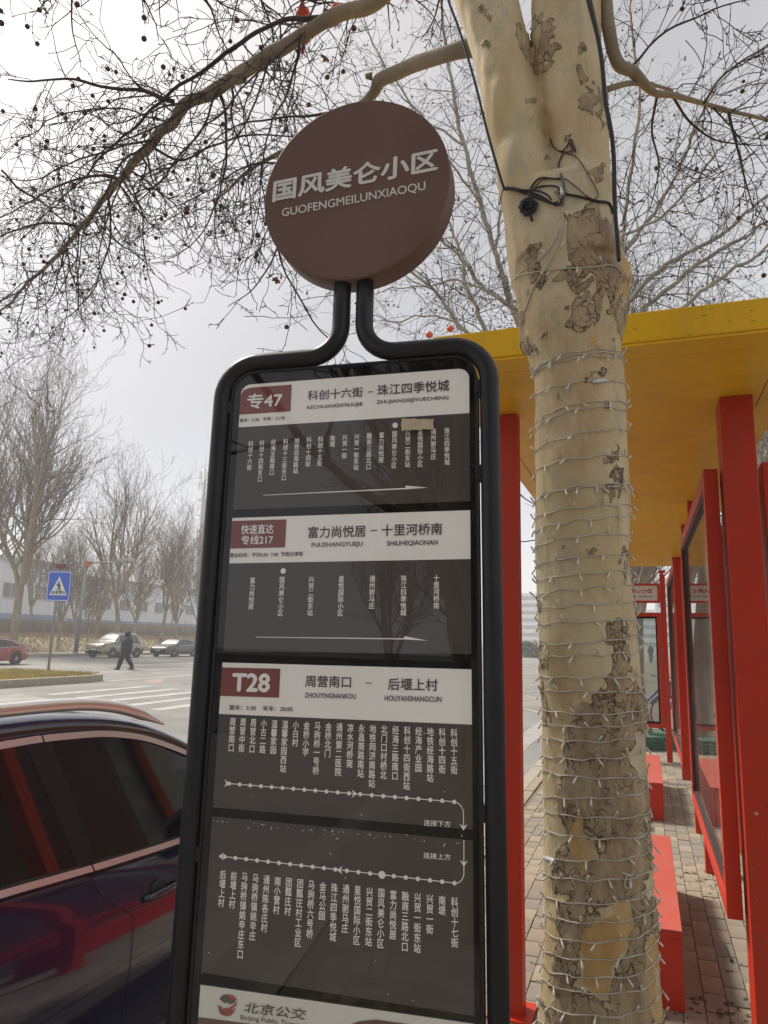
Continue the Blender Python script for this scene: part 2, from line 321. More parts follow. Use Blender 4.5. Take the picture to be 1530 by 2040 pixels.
# ---- far side of the road: kerb, verge, berm
fk = empty('far_kerb', (-41.6, 40, RZ), 'long grey kerb on the far side of the road', None); fk['kind'] = 'structure'
fm = MB().box(-0.09, 0.09, -0.99, 0.99, -0.05, 0.22).mesh('kerb_stone', KERBM)
for k in range(60): inst('kerb_stone', fm, fk, Matrix.Translation((0, -20+k*2, 0)))
sheet('far_footway', [(-45.5, -100), (-41.7, -100), (-41.7, 300), (-45.5, 300)], 0.05, CONC)
bm_ = MB()
def berm(u, v):
    x = -45.5-u*30; y = -60+v*220; t = min(1, u*4.0); h = 0.06+1.05*(t*t*(3-2*t))+0.25*noise.noise(Vector((x*0.12, y*0.12, 0)))*t
    return (x, y, h)
bm_.grid(berm, 40, 160); tag(bm_.build('berm', DRY, smooth=True), kind='structure')
gs = MB(); rr = random.Random(9)
for k in range(26000):
    x = -45.6-rr.random()**1.5*16; y = rr.uniform(25, 110); u = (-45.5-x)/30; t = min(1, u*4)
    z = berm(u, (y+60)/220)[2]; h = rr.uniform(0.1, 0.42)*(0.5+t); a = rr.uniform(0, 6.28); wv = Vector((math.cos(a), math.sin(a), 0))*rr.uniform(0.02, 0.05)
    c = Vector((x, y, z-0.03)); gs.poly([c-wv, c+wv, c+Vector((rr.gauss(0, .08), rr.gauss(0, .08), h))])
tag(gs.build('dry_grass', mat('tan_grass', (0.36, 0.27, 0.15), 0.95, var=0.4, vs=0.8, dirt=(0.16, 0.11, 0.07), ds=0.5, damt=0.8)), 'tan dry grass covering the bank beyond the parked cars', 'grass', kind='stuff')
# ================================================================== bus stop sign
SO = Vector((-0.8160, 1.3392, 2.1901)); SU = Vector((0.9933, 0.1147, 0.0151)); SZ = Vector((-0.0214, 0.0544, 0.9983))
SU.normalize(); SZ = (SZ-SU*SZ.dot(SU)).normalized(); SY = SZ.cross(SU)      # local y points away from the viewer
SB = SO.z/SZ.z
sign = bpy.data.objects.new('bus_stop_sign', None); COL.objects.link(sign)
Ms = Matrix((SU, SY, SZ)).transposed().to_4x4(); Ms.translation = SO-SZ*SB; sign.matrix_basis = Ms
tag(sign, 'tall bus stop sign with brown round head and four route panels in black tube frame', 'bus stop sign')
def P(x, z, y=0.0): return Vector((x, y, z+SB))
def arc(c, r, a0, a1, n=8): return [(c[0]+r*math.cos(rad(a0+(a1-a0)*i/n)), c[1]+r*math.sin(rad(a0+(a1-a0)*i/n))) for i in range(n+1)]
# the two bent tubes
def bent(side):
    # left tube in sign plane; right tube mirrored about x = 0.2463
    pts = [(-0.0405, -SB), (-0.0405, -1.6), (-0.0405, -0.8), (-0.0405, -0.03)]
    pts += arc((0.0395, -0.027), 0.080, 180, 90)           # shoulder
    pts += [(0.06, 0.053), (0.09, 0.053), (0.12, 0.053), (0.145, 0.053)]
    pts += arc((0.155, 0.1225), 0.0695, -90, 0)            # up into the neck
    pts += [(0.2245, 0.16), (0.2245, 0.250)]
    P3 = [P(x if side < 0 else 0.4926-x+0.008, z, 0.0) for x, z in pts]
    return MB().tube(P3, 0.0192, 20)
bent(-1).build('frame_tube', BLACK, sign, True); bent(1).build('frame_tube', BLACK, sign, True)
# backing cabinet with rounded upper corners
def rrect(x0, x1, z0, z1, r, top_only=True):
    p = [(x0, z0), (x1, z0)] if top_only else arc((x0+r, z0+r), r, 180, 270, 5)+arc((x1-r, z0+r), r, 270, 360, 5)
    return p+arc((x1-r, z1-r), r, 0, 90, 6)+arc((x0+r, z1-r), r, 90, 180, 6)
def slab(name, outline, y0, y1, m, parent=sign, bevel=0.0):
    n = len(outline); b = MB(); b.add([P(x, z, y0) for x, z in outline]+[P(x, z, y1) for x, z in outline],
        [tuple(range(n)), tuple(range(2*n-1, n-1, -1))]+[(i, i+n, (i+1) % n+n, (i+1) % n) for i in range(n)])
    return b.build(name, m, parent, False, bevel)
slab('cabinet', rrect(-0.0175, 0.5165, -1.62, 0.0310, 0.05), 0.006, 0.042, BLK2, bevel=0.003)
slab('cabinet_rim', rrect(-0.0175, 0.5165, -1.62, 0.0310, 0.05), -0.0115, 0.0055, BLACK)   # replaced below by ring
bpy.data.objects.remove([o for o in sign.children if o.name.startswith('cabinet_rim')][0])
def ring(name, o1, o2, y0, y1, m):
    n = len(o1); b = MB(); b.add([P(x, z, y) for y in (y0, y1) for o_ in (o1, o2) for x, z in o_],
        [(i, (i+1) % n, n+(i+1) % n, n+i) for i in range(n)]+[(2*n+i, 3*n+i, 3*n+(i+1) % n, 2*n+(i+1) % n) for i in range(n)]
        +[(i, 2*n+i, 2*n+(i+1) % n, (i+1) % n) for i in range(n)]+[(n+i, n+(i+1) % n, 3*n+(i+1) % n, 3*n+i) for i in range(n)])
    return b.build(name, m, sign)
ring('rim', rrect(-0.0175, 0.5165, -1.62, 0.0310, 0.05), rrect(-0.0125, 0.5115, -1.615, 0.0260, 0.046), -0.006, 0.0055, BLACK)
MB().poly([P(x, z, -0.004) for x, z in rrect(-0.012, 0.511, -1.614, 0.0255, 0.045)]).build('glass_pane', GLASS, sign)
for x, z in ((0.5185, -0.04), (-0.0195, -0.05), (0.5185, -0.85), (-0.0195, -0.95), (0.5185, -0.22)):
    MB().box(x-0.006, x+0.006, -0.008, 0.03, z+SB-0.014, z+SB+0.014).build('clip', BLACK, sign, bevel=0.002)
MB().lathe([(0.0, 0), (0.16, 0), (0.16, 0.012), (0.05, 0.02), (0.0, 0.02)], 24, Matrix.Translation((0.2463, 0, 0))).build('base_plate', BLACK, sign)

# lettering helper: outlines turned to flat meshes, fitted to a measured box
DG = None
def text_mesh(body, bold=0.0, line=1.0, italic=0.0):
    c = bpy.data.curves.new('t', 'FONT'); c.body = body; c.resolution_u = 3; c.space_line = line; c.align_x = 'CENTER'; c.shear = italic
    o = bpy.data.objects.new('t', c); COL.objects.link(o); bpy.context.view_layer.update()
    me = bpy.data.meshes.new_from_object(o.evaluated_get(bpy.context.evaluated_depsgraph_get()))
    bpy.data.objects.remove(o); bpy.data.curves.remove(c)
    if bold > 0:            # heavier weight: the outline laid over itself, each copy a hair deeper
        v0 = [v.co.copy() for v in me.vertices]; f0 = [tuple(p.vertices) for p in me.polygons]; V = []; Fc = []
        for k, (dx, dy) in enumerate(((0, 0), (bold, 0), (-bold, 0), (0, bold), (0, -bold))):
            n = len(V); V += [(v.x+dx, v.y+dy, -k) for v in v0]; Fc += [tuple(i+n for i in f) for f in f0]
        bpy.data.meshes.remove(me); me = bpy.data.meshes.new('t'); me.from_pydata(V, [], Fc)
    return me
def fit_text(name, body, x0, x1, z0, z1, m, parent, y=0.0, bold=0.0, line=1.0, italic=0.0, base=None, tilt=0.0, top=None):
    me = text_mesh(body, bold, line, italic); xs = [v.co.x for v in me.vertices]; ys = [v.co.y for v in me.vertices]
    ax, bx, ay, by = min(xs), max(xs), min(ys), max(ys); sx = (x1-x0)/(bx-ax); sy = (z1-z0)/(by-ay)
    for v in me.vertices:
        X = x0+(v.co.x-ax)*sx; Zz = z0+(v.co.y-ay)*sy+tilt*(X-x0)
        yy = y-v.co.z*0.00002; q = (base @ Vector((X, yy, Zz))) if base else P(X, Zz, yy)
        v.co = q
    me.materials.clear(); me.materials.append(m); me.name = name
    o = bpy.data.objects.new(name, me); COL.objects.link(o); o.parent = parent; return o
def flat(name, pts, y, m, parent): return MB().poly([P(x, z, y) for x, z in pts]).build(name, m, parent)
def rect(x0, x1, z0, z1): return [(x0, z0), (x1, z0), (x1, z1), (x0, z1)]
Y0, Y1, Y2, Y3 = 0.0050, 0.0034, 0.0024, 0.0016

def plate(name, z0, z1, z0r=None, z1r=None, r=0.0):
    z0r = z0 if z0r is None else z0r; z1r = z1 if z1r is None else z1r
    pts = [(0, z0), (0.5, z0r)]
    if r: pts += arc((0.5-r, z1r-r), r, 0, 90, 5)+arc((r, z1-r), r, 90, 180, 5)
    else: pts += [(0.5, z1r), (0, z1)]
    n = len(pts); b = MB(); b.add([P(x, z, Y1) for x, z in pts]+[P(x, z, Y0) for x, z in pts], [tuple(range(n))]+[(i, i+n, (i+1) % n+n, (i+1) % n) for i in range(n)])
    return b.build(name, PDARK, sign)
def column(body, xc, ztop, pitch, parent, wdt=0.0112):
    n = len(body)
    return fit_text('station_name', '\n'.join(body), xc-wdt/2, xc+wdt/2, ztop-n*pitch+pitch*0.1, ztop, PLET, parent, Y2, 0.016)
def dot(xc, zc, r, parent, name='stop_dot'):
    return MB().poly([P(xc+r*math.cos(a*math.pi/8), zc+r*math.sin(a*math.pi/8), Y3+0.0002) for a in range(16)]).build(name, PLET, parent)
def line(pts, wd, parent, name='route_line'):
    b = MB(); n = len(pts)
    L = []
    for i in range(n):
        a = Vector(pts[max(i-1, 0)]); c = Vector(pts[min(i+1, n-1)]); d = (c-a).normalized(); L.append(Vector((-d.y, d.x))*wd/2)
    b.add([P(p[0]+s*l.x, p[1]+s*l.y, Y2) for p, l in zip(pts, L) for s in (-1, 1)], [(2*i, 2*i+1, 2*i+3, 2*i+2) for i in range(n-1)])
    return b.build(name, PLET, parent)

# --- route panel 1
p1 = plate('route_panel', -0.277, 0.004, r=0.022); p1['label'] = 'top route panel, route 专47'
b = [(0, -0.094), (0.5, -0.094)]+arc((0.478, -0.018), 0.022, 0, 90, 5)+arc((0.022, -0.018), 0.022, 90, 180, 5)
flat('header', b, Y2+0.0006, PWHITE, p1)
flat('route_badge', [(0, -0.065), (0.1175, -0.065), (0.1175, -0.004), (0.022, -0.004), (0.006, -0.009), (0, -0.02)], Y3+0.0006, PMAROON, p1)
T = fit_text
T('route_number', '专47', 0.0165, 0.0980, -0.0545, -0.0185, PLET, p1, Y3, 0.02)
T('route_title', '科创十六街', 0.1550, 0.2769, -0.0435, -0.0210, PINK, p1, Y3, 0.012)
flat('dash', rect(0.2868, 0.2990, -0.0345, -0.0328), Y3, PINK, p1)
T('route_title', '珠江四季悦城', 0.3077, 0.4594, -0.0435, -0.0190, PINK, p1, Y3, 0.012)
T('route_pinyin', 'KECHUANGSHILIUJIE', 0.1545, 0.2769, -0.0655, -0.0553, PINK, p1, Y3, 0.014)
T('route_pinyin', 'ZHUJIANGSIJIYUECHENG', 0.3070, 0.4581, -0.0640, -0.0538, PINK, p1, Y3, 0.014)
T('service_hours', '首车：5:30   末车：21:30', 0.0020, 0.1055, -0.0832, -0.0745, PINK, p1, Y3, 0.014)
st1 = ['科创十六街', '科创十四街东口', '经海五路南口', '科创十三街东口', '地铁经海路站', '科创十四街', '科创十五街', '南堤', '兴贸一街', '兴贸一街东站', '融商三路北口', '富力尚悦居', '国风美仑小区', '兴贸二街东站', '星悦国际小区', '通州驸马庄', '珠江四季悦城']
x1_ = [0.0313, 0.0567, 0.0828, 0.1102, 0.1356, 0.1621, 0.1874, 0.2141, 0.2405, 0.2662, 0.2931, 0.3190, 0.3463, 0.3739, 0.4000, 0.4268, 0.4546]
for s_, x in zip(st1, x1_): column(s_, x, -0.1272+0.0045*(x/0.45), 0.0134, p1)
dot(0.3474, -0.1111, 0.0058, p1)
flat('route_arrow', [(0.0665, -0.2492), (0.0665, -0.2480), (0.3711, -0.2452), (0.3698, -0.2403), (0.4171, -0.2466), (0.3754, -0.2480)], Y2, PLET, p1)
# --- route panel 2
p2 = plate('route_panel', -0.5715, -0.2955); p2['label'] = 'second route panel, express line 217'
flat('header', rect(0, 0.5, -0.3920, -0.2955), Y2+0.0006, PWHITE, p2)
flat('route_badge', rect(0, 0.1210, -0.3610, -0.3022), Y3+0.0006, PMAROON, p2)
T('route_number', '快速直达', 0.0222, 0.0943, -0.3318, -0.3112, PLET, p2, Y3, 0.016)
T('route_number', '专线217', 0.0238, 0.0944, -0.3540, -0.3338, PLET, p2, Y3, 0.016)
T('route_title', '富力尚悦居', 0.1694, 0.2908, -0.3435, -0.3190, PINK, p2, Y3, 0.012)
flat('dash', rect(0.3010, 0.3140, -0.3318, -0.3300), Y3, PINK, p2)
T('route_title', '十里河桥南', 0.3233, 0.4452, -0.3430, -0.3192, PINK, p2, Y3, 0.012)
T('route_pinyin', 'FULISHANGYUEJU', 0.1780, 0.2852, -0.3645, -0.3527, PINK, p2, Y3, 0.014)
T('route_pinyin', 'SHILIHEQIAONAN', 0.3348, 0.4363, -0.3643, -0.3530, PINK, p2, Y3, 0.014)
T('service_hours', '营业时间：平日6:50  7:00  节假日停驶', 0.0010, 0.1606, -0.3800, -0.3704, PINK, p2, Y3, 0.014)
for s_, x in zip(['富力尚悦居', '国风美仑小区', '兴贸二街东站', '星悦国际小区', '通州驸马庄', '珠江四季悦城', '十里河桥南'], [0.0544, 0.1183, 0.1803, 0.2431, 0.3063, 0.3695, 0.4338]):
    column(s_, x, -0.4217, 0.0134, p2, 0.0118)
dot(0.1198, -0.4099, 0.0058, p2)
flat('route_arrow', [(0.0685, -0.5433), (0.0685, -0.5421), (0.3719, -0.5434), (0.3718, -0.5393), (0.4180, -0.5476), (0.3719, -0.5456)], Y2, PLET, p2)
# --- route panel 3 (hangs slightly out of true)
p3 = plate('route_panel', -0.8666, -0.5934, -0.8775, -0.5997); p3['label'] = 'third route panel, route T28'
flat('header', [(0, -0.6932), (0.5, -0.6985), (0.5, -0.5997), (0, -0.5934)], Y2+0.0006, PWHITE, p3)
flat('route_badge', [(0, -0.6585), (0.1242, -0.6592), (0.1242, -0.6040), (0, -0.6031)], Y3+0.0006, PMAROON, p3)
T('route_number', 'T28', 0.0235, 0.1045, -0.6500, -0.6133, PLET, p3, Y3, 0.035)
T('route_title', '周营南口', 0.1767, 0.2692, -0.6380, -0.6158, PINK, p3, Y3, 0.012)
flat('dash', rect(0.2980, 0.3096, -0.6289, -0.6273), Y3, PINK, p3)
T('route_title', '后堰上村', 0.3417, 0.4370, -0.6405, -0.6180, PINK, p3, Y3, 0.012)
T('route_pinyin', 'ZHOUYINGNANKOU', 0.1774, 0.2798, -0.6580, -0.6486, PINK, p3, Y3, 0.014)
T('route_pinyin', 'HOUYANSHANGCUN', 0.3358, 0.4441, -0.6602, -0.6500, PINK, p3, Y3, 0.014)
T('service_hours', '首车：5:30    末车：20:05', 0.0213, 0.1539, -0.6850, -0.6750, PINK, p3, Y3, 0.014)
st3 = ['周营南口', '周营中街', '周营北口', '小古二路', '温馨家园', '温馨家园西站', '小白村', '金桥小学', '马驹桥一号桥', '金桥北门', '通州第二医院', '凉水河桥南', '永昌南路南站', '地铁同济南路站', '北门口村桥北', '经海三路南口', '科创十四街西站', '经海产业园', '地铁经海路站', '科创十四街', '科创十五街']
for i, s_ in enumerate(st3):
    x = 0.0306+(0.4670-0.0306)*i/20; column(s_, x, -0.7001-0.0066*i/20, 0.0162, p3, 0.0128)
d3 = [(0.0317+(0.4674-0.0317)*i/20, -0.8220-0.0108*i/20) for i in range(21)]
for q in d3: dot(q[0], q[1], 0.0038, p3)
line(d3+[(0.4740, -0.8345), (0.4800, -0.8400), (0.4836, -0.8480), (0.4837, -0.8740)], 0.0016, p3)
def arrow(x, z, a, s, parent):
    c, n = math.cos(rad(a)), math.sin(rad(a)); r_ = lambda u, v: (x+u*c-v*n, z+u*n+v*c)
    flat('direction_arrow', [r_(s, 0), r_(-s*0.7, s*1.1), r_(-s*0.1, 0), r_(-s*0.7, -s*1.1)], Y3, PLET, parent)
arrow(0.0262, -0.8218, 0, 0.0065, p3); arrow(0.2810, -0.8280, 0, 0.0065, p3); arrow(0.4837, -0.8735, -90, 0.0065, p3)
T('note', '连接下方', 0.4122, 0.4608, -0.8760, -0.8655, PLET, p3, Y3, 0.012)
# --- route panel 4
p4 = plate('route_panel', -1.1516, -0.8832, -1.1700, -0.8958); p4['label'] = 'lowest route panel, return stops of T28'
st4 = ['后堰上村', '前堰上村', '马驹桥镇姚辛庄东口', '马驹桥镇姚辛庄', '通州陈各庄村', '南小营村', '团瓢庄村', '团瓢庄村工业区', '马驹桥六号桥', '金马公园', '珠江四季悦城', '通州驸马庄', '星悦国际小区', '兴贸二街东站', '国风美仑小区', '富力尚悦居', '融商三路北口', '兴贸一街东站', '兴贸一街', '南堤', '科创十七街']
for i, s_ in enumerate(st4):
    x = 0.0306+(0.4673-0.0306)*i/20; column(s_, x, -0.9762-0.0133*i/20, 0.0162, p4, 0.0128)
d4 = [(0.0321+(0.4674-0.0321)*i/20, -0.9524-0.0143*i/20) for i in range(21)]
for i, q in enumerate(d4): dot(q[0], q[1], 0.0066 if i == 14 else 0.0038, p4)
line(d4+[(0.4740, -0.9660), (0.4800, -0.9610), (0.4838, -0.9530), (0.4840, -0.9400), (0.4842, -0.8955)], 0.0016, p4)
arrow(0.0262, -0.9522, 180, 0.0065, p4); arrow(0.2590, -0.9600, 180, 0.0065, p4); arrow(0.4841, -0.9330, -90, 0.0065, p4)
T('note', '连接上方', 0.4119, 0.4607, -0.9302, -0.9200, PLET, p4, Y3, 0.012)
# --- footer with the operator's emblem
ft = plate('footer_panel', -1.60, -1.1709, -1.60, -1.1807); ft['label'] = 'cream footer panel with transit logo over brown field'
flat('footer_field', [(0, -1.60), (0.5, -1.60), (0.5, -1.1815), (0, -1.1715)], Y2+0.0006, mat('footer_cream', (0.68, 0.67, 0.60), 0.7), ft)
flat('brown_band', [(0, -1.60), (0.5, -1.60), (0.5, -1.1970), (0.40, -1.1935), (0.33, -1.1925), (0.30, -1.1985), (0.27, -1.212), (0.20, -1.222), (0.10, -1.2235), (0, -1.2235)], Y3+0.0005, BROWN, ft)
cx, cz, R0 = 0.0545, -1.1988, 0.0175
LR = mat('logo_red', (0.40, 0.06, 0.04), 0.6); LG = mat('logo_grey', (0.10, 0.09, 0.085), 0.6)
def crescent(a0, a1, t, w_, m):
    o1 = arc((cx, cz), R0, a0, a1, 12); o2 = [(cx+(x-cx)*(1-w_)-t*0.5*(z-cz), cz+(z-cz)*(1-w_)+t*(x-cx)) for x, z in reversed(o1)]
    flat('emblem', o1+o2, Y3, m, ft)
crescent(20, 150, 0.0, 0.75, LG); crescent(190, 330, 0.0, 0.38, LG)
flat('emblem', [(cx-0.0205, cz-0.001), (cx-0.008, cz-0.006), (cx+0.006, cz-0.003), (cx+0.0205, cz+0.0075), (cx+0.017, cz+0.0005), (cx+0.004, cz-0.009), (cx-0.010, cz-0.0105)], Y3-0.0003, LR, ft)
flat('emblem', [(cx-0.015, cz-0.0125), (cx-0.002, cz-0.0135), (cx+0.010, cz-0.0085), (cx+0.0185, cz-0.001), (cx+0.014, cz-0.0105), (cx+0.003, cz-0.0165), (cx-0.008, cz-0.0165)], Y3-0.0003, LR, ft)
flat('emblem', [(cx-0.0, cz+0.0175), (cx+0.012, cz+0.0165), (cx+0.0205, cz+0.0095), (cx+0.008, cz+0.010)], Y3-0.0003, LR, ft)
T('operator_name', '北京公交', 0.0871, 0.2056, -1.2068, -1.1895, LG, ft, Y3-0.0003, 0.015, italic=0.15)
T('operator_name', 'Beijing Public Transport', 0.0822, 0.2150, -1.2205, -1.2110, LG, ft, Y3-0.0003, 0.006)

# --- round head
DC = Vector((-0.5678, 1.3528, 2.6261)); a_ = rad(4.3); b_ = rad(-0.5); TI = rad(2.9)
nn = Vector((math.sin(a_)*math.cos(b_), -math.cos(a_)*math.cos(b_), math.sin(b_)))
uu = Vector((math.cos(a_), math.sin(a_), 0)); zz = uu.cross(-nn); 
u2 = uu*math.cos(TI)+zz*math.sin(TI); z2_ = -uu*math.sin(TI)+zz*math.cos(TI)
Md = Matrix((u2, -nn, z2_)).transposed().to_4x4(); Md.translation = DC; Md = sign.matrix_basis.inverted() @ Md
Rd = 0.2140
rot = Matrix.Rotation(math.pi/2, 4, 'X')            # local z -> -y
prof = [(0.0001, 0.0), (Rd-0.006, 0.0), (Rd-0.0045, -0.0008), (Rd-0.003, 0.0), (Rd-0.001, -0.001), (Rd, -0.003), (Rd, -0.062), (Rd-0.002, -0.064), (0.0001, -0.064)]
prof = [(r, z) for r, z in prof]
hd = MB().lathe(prof, 96, Md @ rot).build('round_head', BROWN, sign, False)
for pgn in hd.data.polygons: pgn.use_smooth = abs(pgn.normal.dot((Md.to_3x3() @ Vector((0, 1, 0))))) < 0.5
T('stop_name', '国风美仑小区', -0.1935, 0.1900, 0.0030, 0.0575, DLET, hd, -0.0016, 0.030, base=Md, italic=0.06)
T('stop_pinyin', 'GUOFENGMEILUNXIAOQU', -0.1700, 0.1600, -0.0405, -0.0165, DLET, hd, -0.0016, 0.010, base=Md)
for x in (0.2245, 0.2761): MB().tube([P(x, 0.236, 0), P(x, 0.248, 0)], 0.0198, 16).build('collar', BLACK, sign, True)

# tape stuck on the glass over two stop names
tp = MB(); rr = random.Random(3)
tp.grid(lambda u, v: P(0.3620+0.0660*u+0.0008*math.sin(9*v), -0.1265+v*(0.0262-0.0055*u)+0.0006*math.sin(20*u), -0.0052-0.0012*abs(math.sin(7*u+2*v))), 14, 6)
tape = tp.build('tape', mat('masking_tape', (0.46, 0.38, 0.26), 0.7, var=0.15, vs=60, bump=0.3, bs=200), sign, True); tape['label'] = 'piece of tan masking tape stuck over two stop names'
# scuffs and chips on the lower panels
sp = MB(); rr = random.Random(21)
for k in range(70):
    x = rr.uniform(0.0, 0.5); z = (-0.888-0.0125*x*2-abs(rr.gauss(0, 0.004))) if k % 3 else rr.uniform(-1.16, -0.70); s_ = rr.uniform(0.0002, 0.0011); a = rr.uniform(0, 3.1)
    d = Vector((math.cos(a), math.sin(a)))*s_*rr.uniform(1, 3); e = Vector((-math.sin(a), math.cos(a)))*s_*0.5
    sp.poly([P(x+sx*d.x+sy*e.x, z+sx*d.y+sy*e.y, Y3-0.0006) for sx, sy in ((-1, -1), (1, -1), (1, 1), (-1, 1))])
o = sp.build('scuff_marks', PLET, sign); o['kind'] = 'stuff'
# ================================================================== shelter
def prism(name, x0, x1, y0, y1, z0, z1, m, parent, bevel=0.004):
    b = MB().box(x0, x1, y0, y1, z0, z1); return worldpart(b, parent).build(name, m, parent, False, bevel)
sh = empty('bus_shelter', (-0.1, 7, 0), 'long bus shelter with red posts and flat yellow roof beside the tree', 'bus shelter')
RX0, RX1, RY0, RY1, RZ0, RZ1 = -0.815, 0.66, 2.865, 11.5, 2.80, (onY(1530, 590, 2.865).z+onY(1031, 651.5, 2.865).z)/2
print('fascia', onY(1530, 590, 2.865), onY(1031, 651.5, 2.865), onY(1530, 662, 2.865), onY(990, 717, 2.865))
prism('roof', RX0, RX1, RY0, RY1, RZ0+0.012, RZ1, YEL, sh, 0.006)
# soffit sheets with open joints, so the seams are real gaps
xs_ = [RX0+0.004, -0.705, 0.545, RX1-0.004]; ys_ = [RY0+0.004, 3.02, 6.2, 8.9, RY1-0.004]
for i in range(3):
    for j in range(4):
        prism('soffit_panel', xs_[i]+0.002, xs_[i+1]-0.002, ys_[j]+0.002, ys_[j+1]-0.002, RZ0, RZ0+0.0115, YEL, sh, 0.0015)
for (x0, x1, y0, y1) in [(-0.685, -0.575, 3.6, 3.7), (0.368, 0.508, 3.6, 3.80), (0.36, 0.46, 6.25, 6.37), (0.366, 0.48, 7.50, 7.62), (0.374, 0.49, 10.3, 10.42), (-0.685, -0.575, 10.3, 10.4)]:
    prism('post', x0, x1, y0, y1, 0.0, RZ0-0.001, RED, sh, 0.004)
prism('post_foot_plate', -0.73, -0.53, 3.55, 3.75, 0.0, 0.012, RED, sh, 0.002)
# glazed wall frames
for k, (y0, y1, z0, z1) in enumerate([(3.70, 6.24, 0.50, 2.48), (7.80, 10.25, 0.50, 2.48)]):
    x0, x1 = 0.288, 0.352; fw_ = 0.075
    f = prism('window_frame', x0, x1, y0, y0+fw_, z0, z1, RED, sh)
    for (a, b, c, d) in ((y1-fw_, y1, z0, z1), (y0+fw_, y1-fw_, z0, z0+fw_), (y0+fw_, y1-fw_, z1-fw_, z1)):
        prism('frame_rail', x0+0.001, x1-0.001, a, b, c, d, RED, sh)
    gk = mat('gasket', (0.03, 0.02, 0.022), 0.6)
    for (a, b, c, d) in ((y0+fw_, y0+fw_+0.02, z0+fw_, z1-fw_), (y1-fw_-0.02, y1-fw_, z0+fw_, z1-fw_), (y0+fw_+.02, y1-fw_-.02, z0+fw_, z0+fw_+0.02), (y0+fw_+.02, y1-fw_-.02, z1-fw_-0.02, z1-fw_)):
        prism('gasket', 0.300, 0.340, a, b, c, d, gk, sh, 0)
    prism('glass_pane', 0.317, 0.323, y0+fw_+.018, y1-fw_-.018, z0+fw_+.018, z1-fw_-.018, SGLASS, sh, 0)
    for yy in (y0+0.3, y1-0.3): prism('bracket', 0.3525, 0.372, yy, yy+0.06, z1-0.3, z1-0.24, RED, sh, 0.002)
# outer panel behind the big post
prism('outer_frame', 0.540, 0.600, 3.70, 3.78, 0.3, 2.50, RED, sh); prism('outer_frame', 0.540, 0.600, 6.1, 6.18, 0.3, 2.50, RED, sh)
prism('outer_frame', 0.541, 0.599, 3.78, 6.1, 2.42, 2.50, RED, sh); prism('outer_frame', 0.541, 0.599, 3.78, 6.1, 0.3, 0.38, RED, sh)
prism('outer_board', 0.555, 0.585, 3.78, 6.1, 0.38, 2.42, RED, sh, 0)
# screw heads
for z in (0.7, 1.3, 1.9, 2.35):
    for y in (3.735, 6.205, 7.835, 10.215): worldpart(MB().cyl(Vector((0.289, y, z)), Vector((0.2845, y, z)), 0.007, 8), sh).build('screw', RED, sh)
# specks, scuffs and drip marks on the paint
rs_ = random.Random(6); dk = MB(); lt = MB()
for k in range(46):
    x = rs_.uniform(-0.4, 0.62); z = rs_.uniform(RZ0+0.01, RZ1-0.01); s_ = rs_.uniform(0.0005, 0.002); l = s_*rs_.uniform(1, 5)
    dk.poly([(x-l, RY0-0.0006, z-s_), (x+l, RY0-0.0006, z-s_*0.4), (x+l, RY0-0.0006, z+s_), (x-l*0.6, RY0-0.0006, z+s_*0.8)])
for k in range(60):
    x = rs_.uniform(0.372, 0.504); z = abs(rs_.gauss(0, 0.7))+0.05; s_ = rs_.uniform(0.0004, 0.0013); l = s_*rs_.uniform(1, 9); a = rs_.uniform(0, 3.1); c, n = math.cos(a), math.sin(a)
    (dk if k % 3 else lt).poly([(x+c*u*l-n*v*s_, 3.5994, z+n*u*l+c*v*s_) for u, v in ((-1, -1), (1, -0.6), (1, 0.6), (-1, 1))])
for mb_, m_ in ((dk, mat('grime', (0.05, 0.03, 0.015), 0.9)), (lt, mat('paint_chip', (0.40, 0.20, 0.16), 0.8))):
    o = worldpart(mb_, sh).build('scuff_marks', m_, sh); o['kind'] = 'stuff'
# the small white scratch mark on the big post
sm = MB()
for a in (10, 70, 130):
    c = onY(1507, 1621, 3.5985); d = Vector((math.cos(rad(a)), 0, math.sin(rad(a))))*0.009; n = Vector((-d.z, 0, d.x))*0.07
    sm.poly([c-d-n, c+d-n, c+d+n, c-d+n])
worldpart(sm, sh).build('scratch', PLET, sh)

def bench(y0, y1, label):
    b = empty('bench', (-0.09, (y0+y1)/2, 0), label, 'bench', 'red box benches under the shelter')
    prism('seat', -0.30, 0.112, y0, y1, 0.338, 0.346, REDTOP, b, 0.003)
    prism('seat_box', -0.299, 0.111, y0+0.001, y1-0.001, 0.305, 0.3375, RED, b, 0.002)
    prism('box_leg', -0.297, 0.109, y0+0.003, y0+0.06, 0, 0.3045, RED, b, 0.002)
    prism('box_leg', -0.297, 0.109, y1-0.06, y1-0.003, 0, 0.3045, RED, b, 0.002)
    prism('side_panel', 0.085, 0.109, y0+0.061, y1-0.061, 0.0, 0.3045, RED, b, 0)
    prism('side_panel', -0.297, -0.273, y0+0.061, y1-0.061, 0.0, 0.3045, RED, b, 0)
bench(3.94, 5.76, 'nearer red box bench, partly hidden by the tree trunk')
bench(7.86, 9.80, 'farther red box bench, past the near one along the shelter')

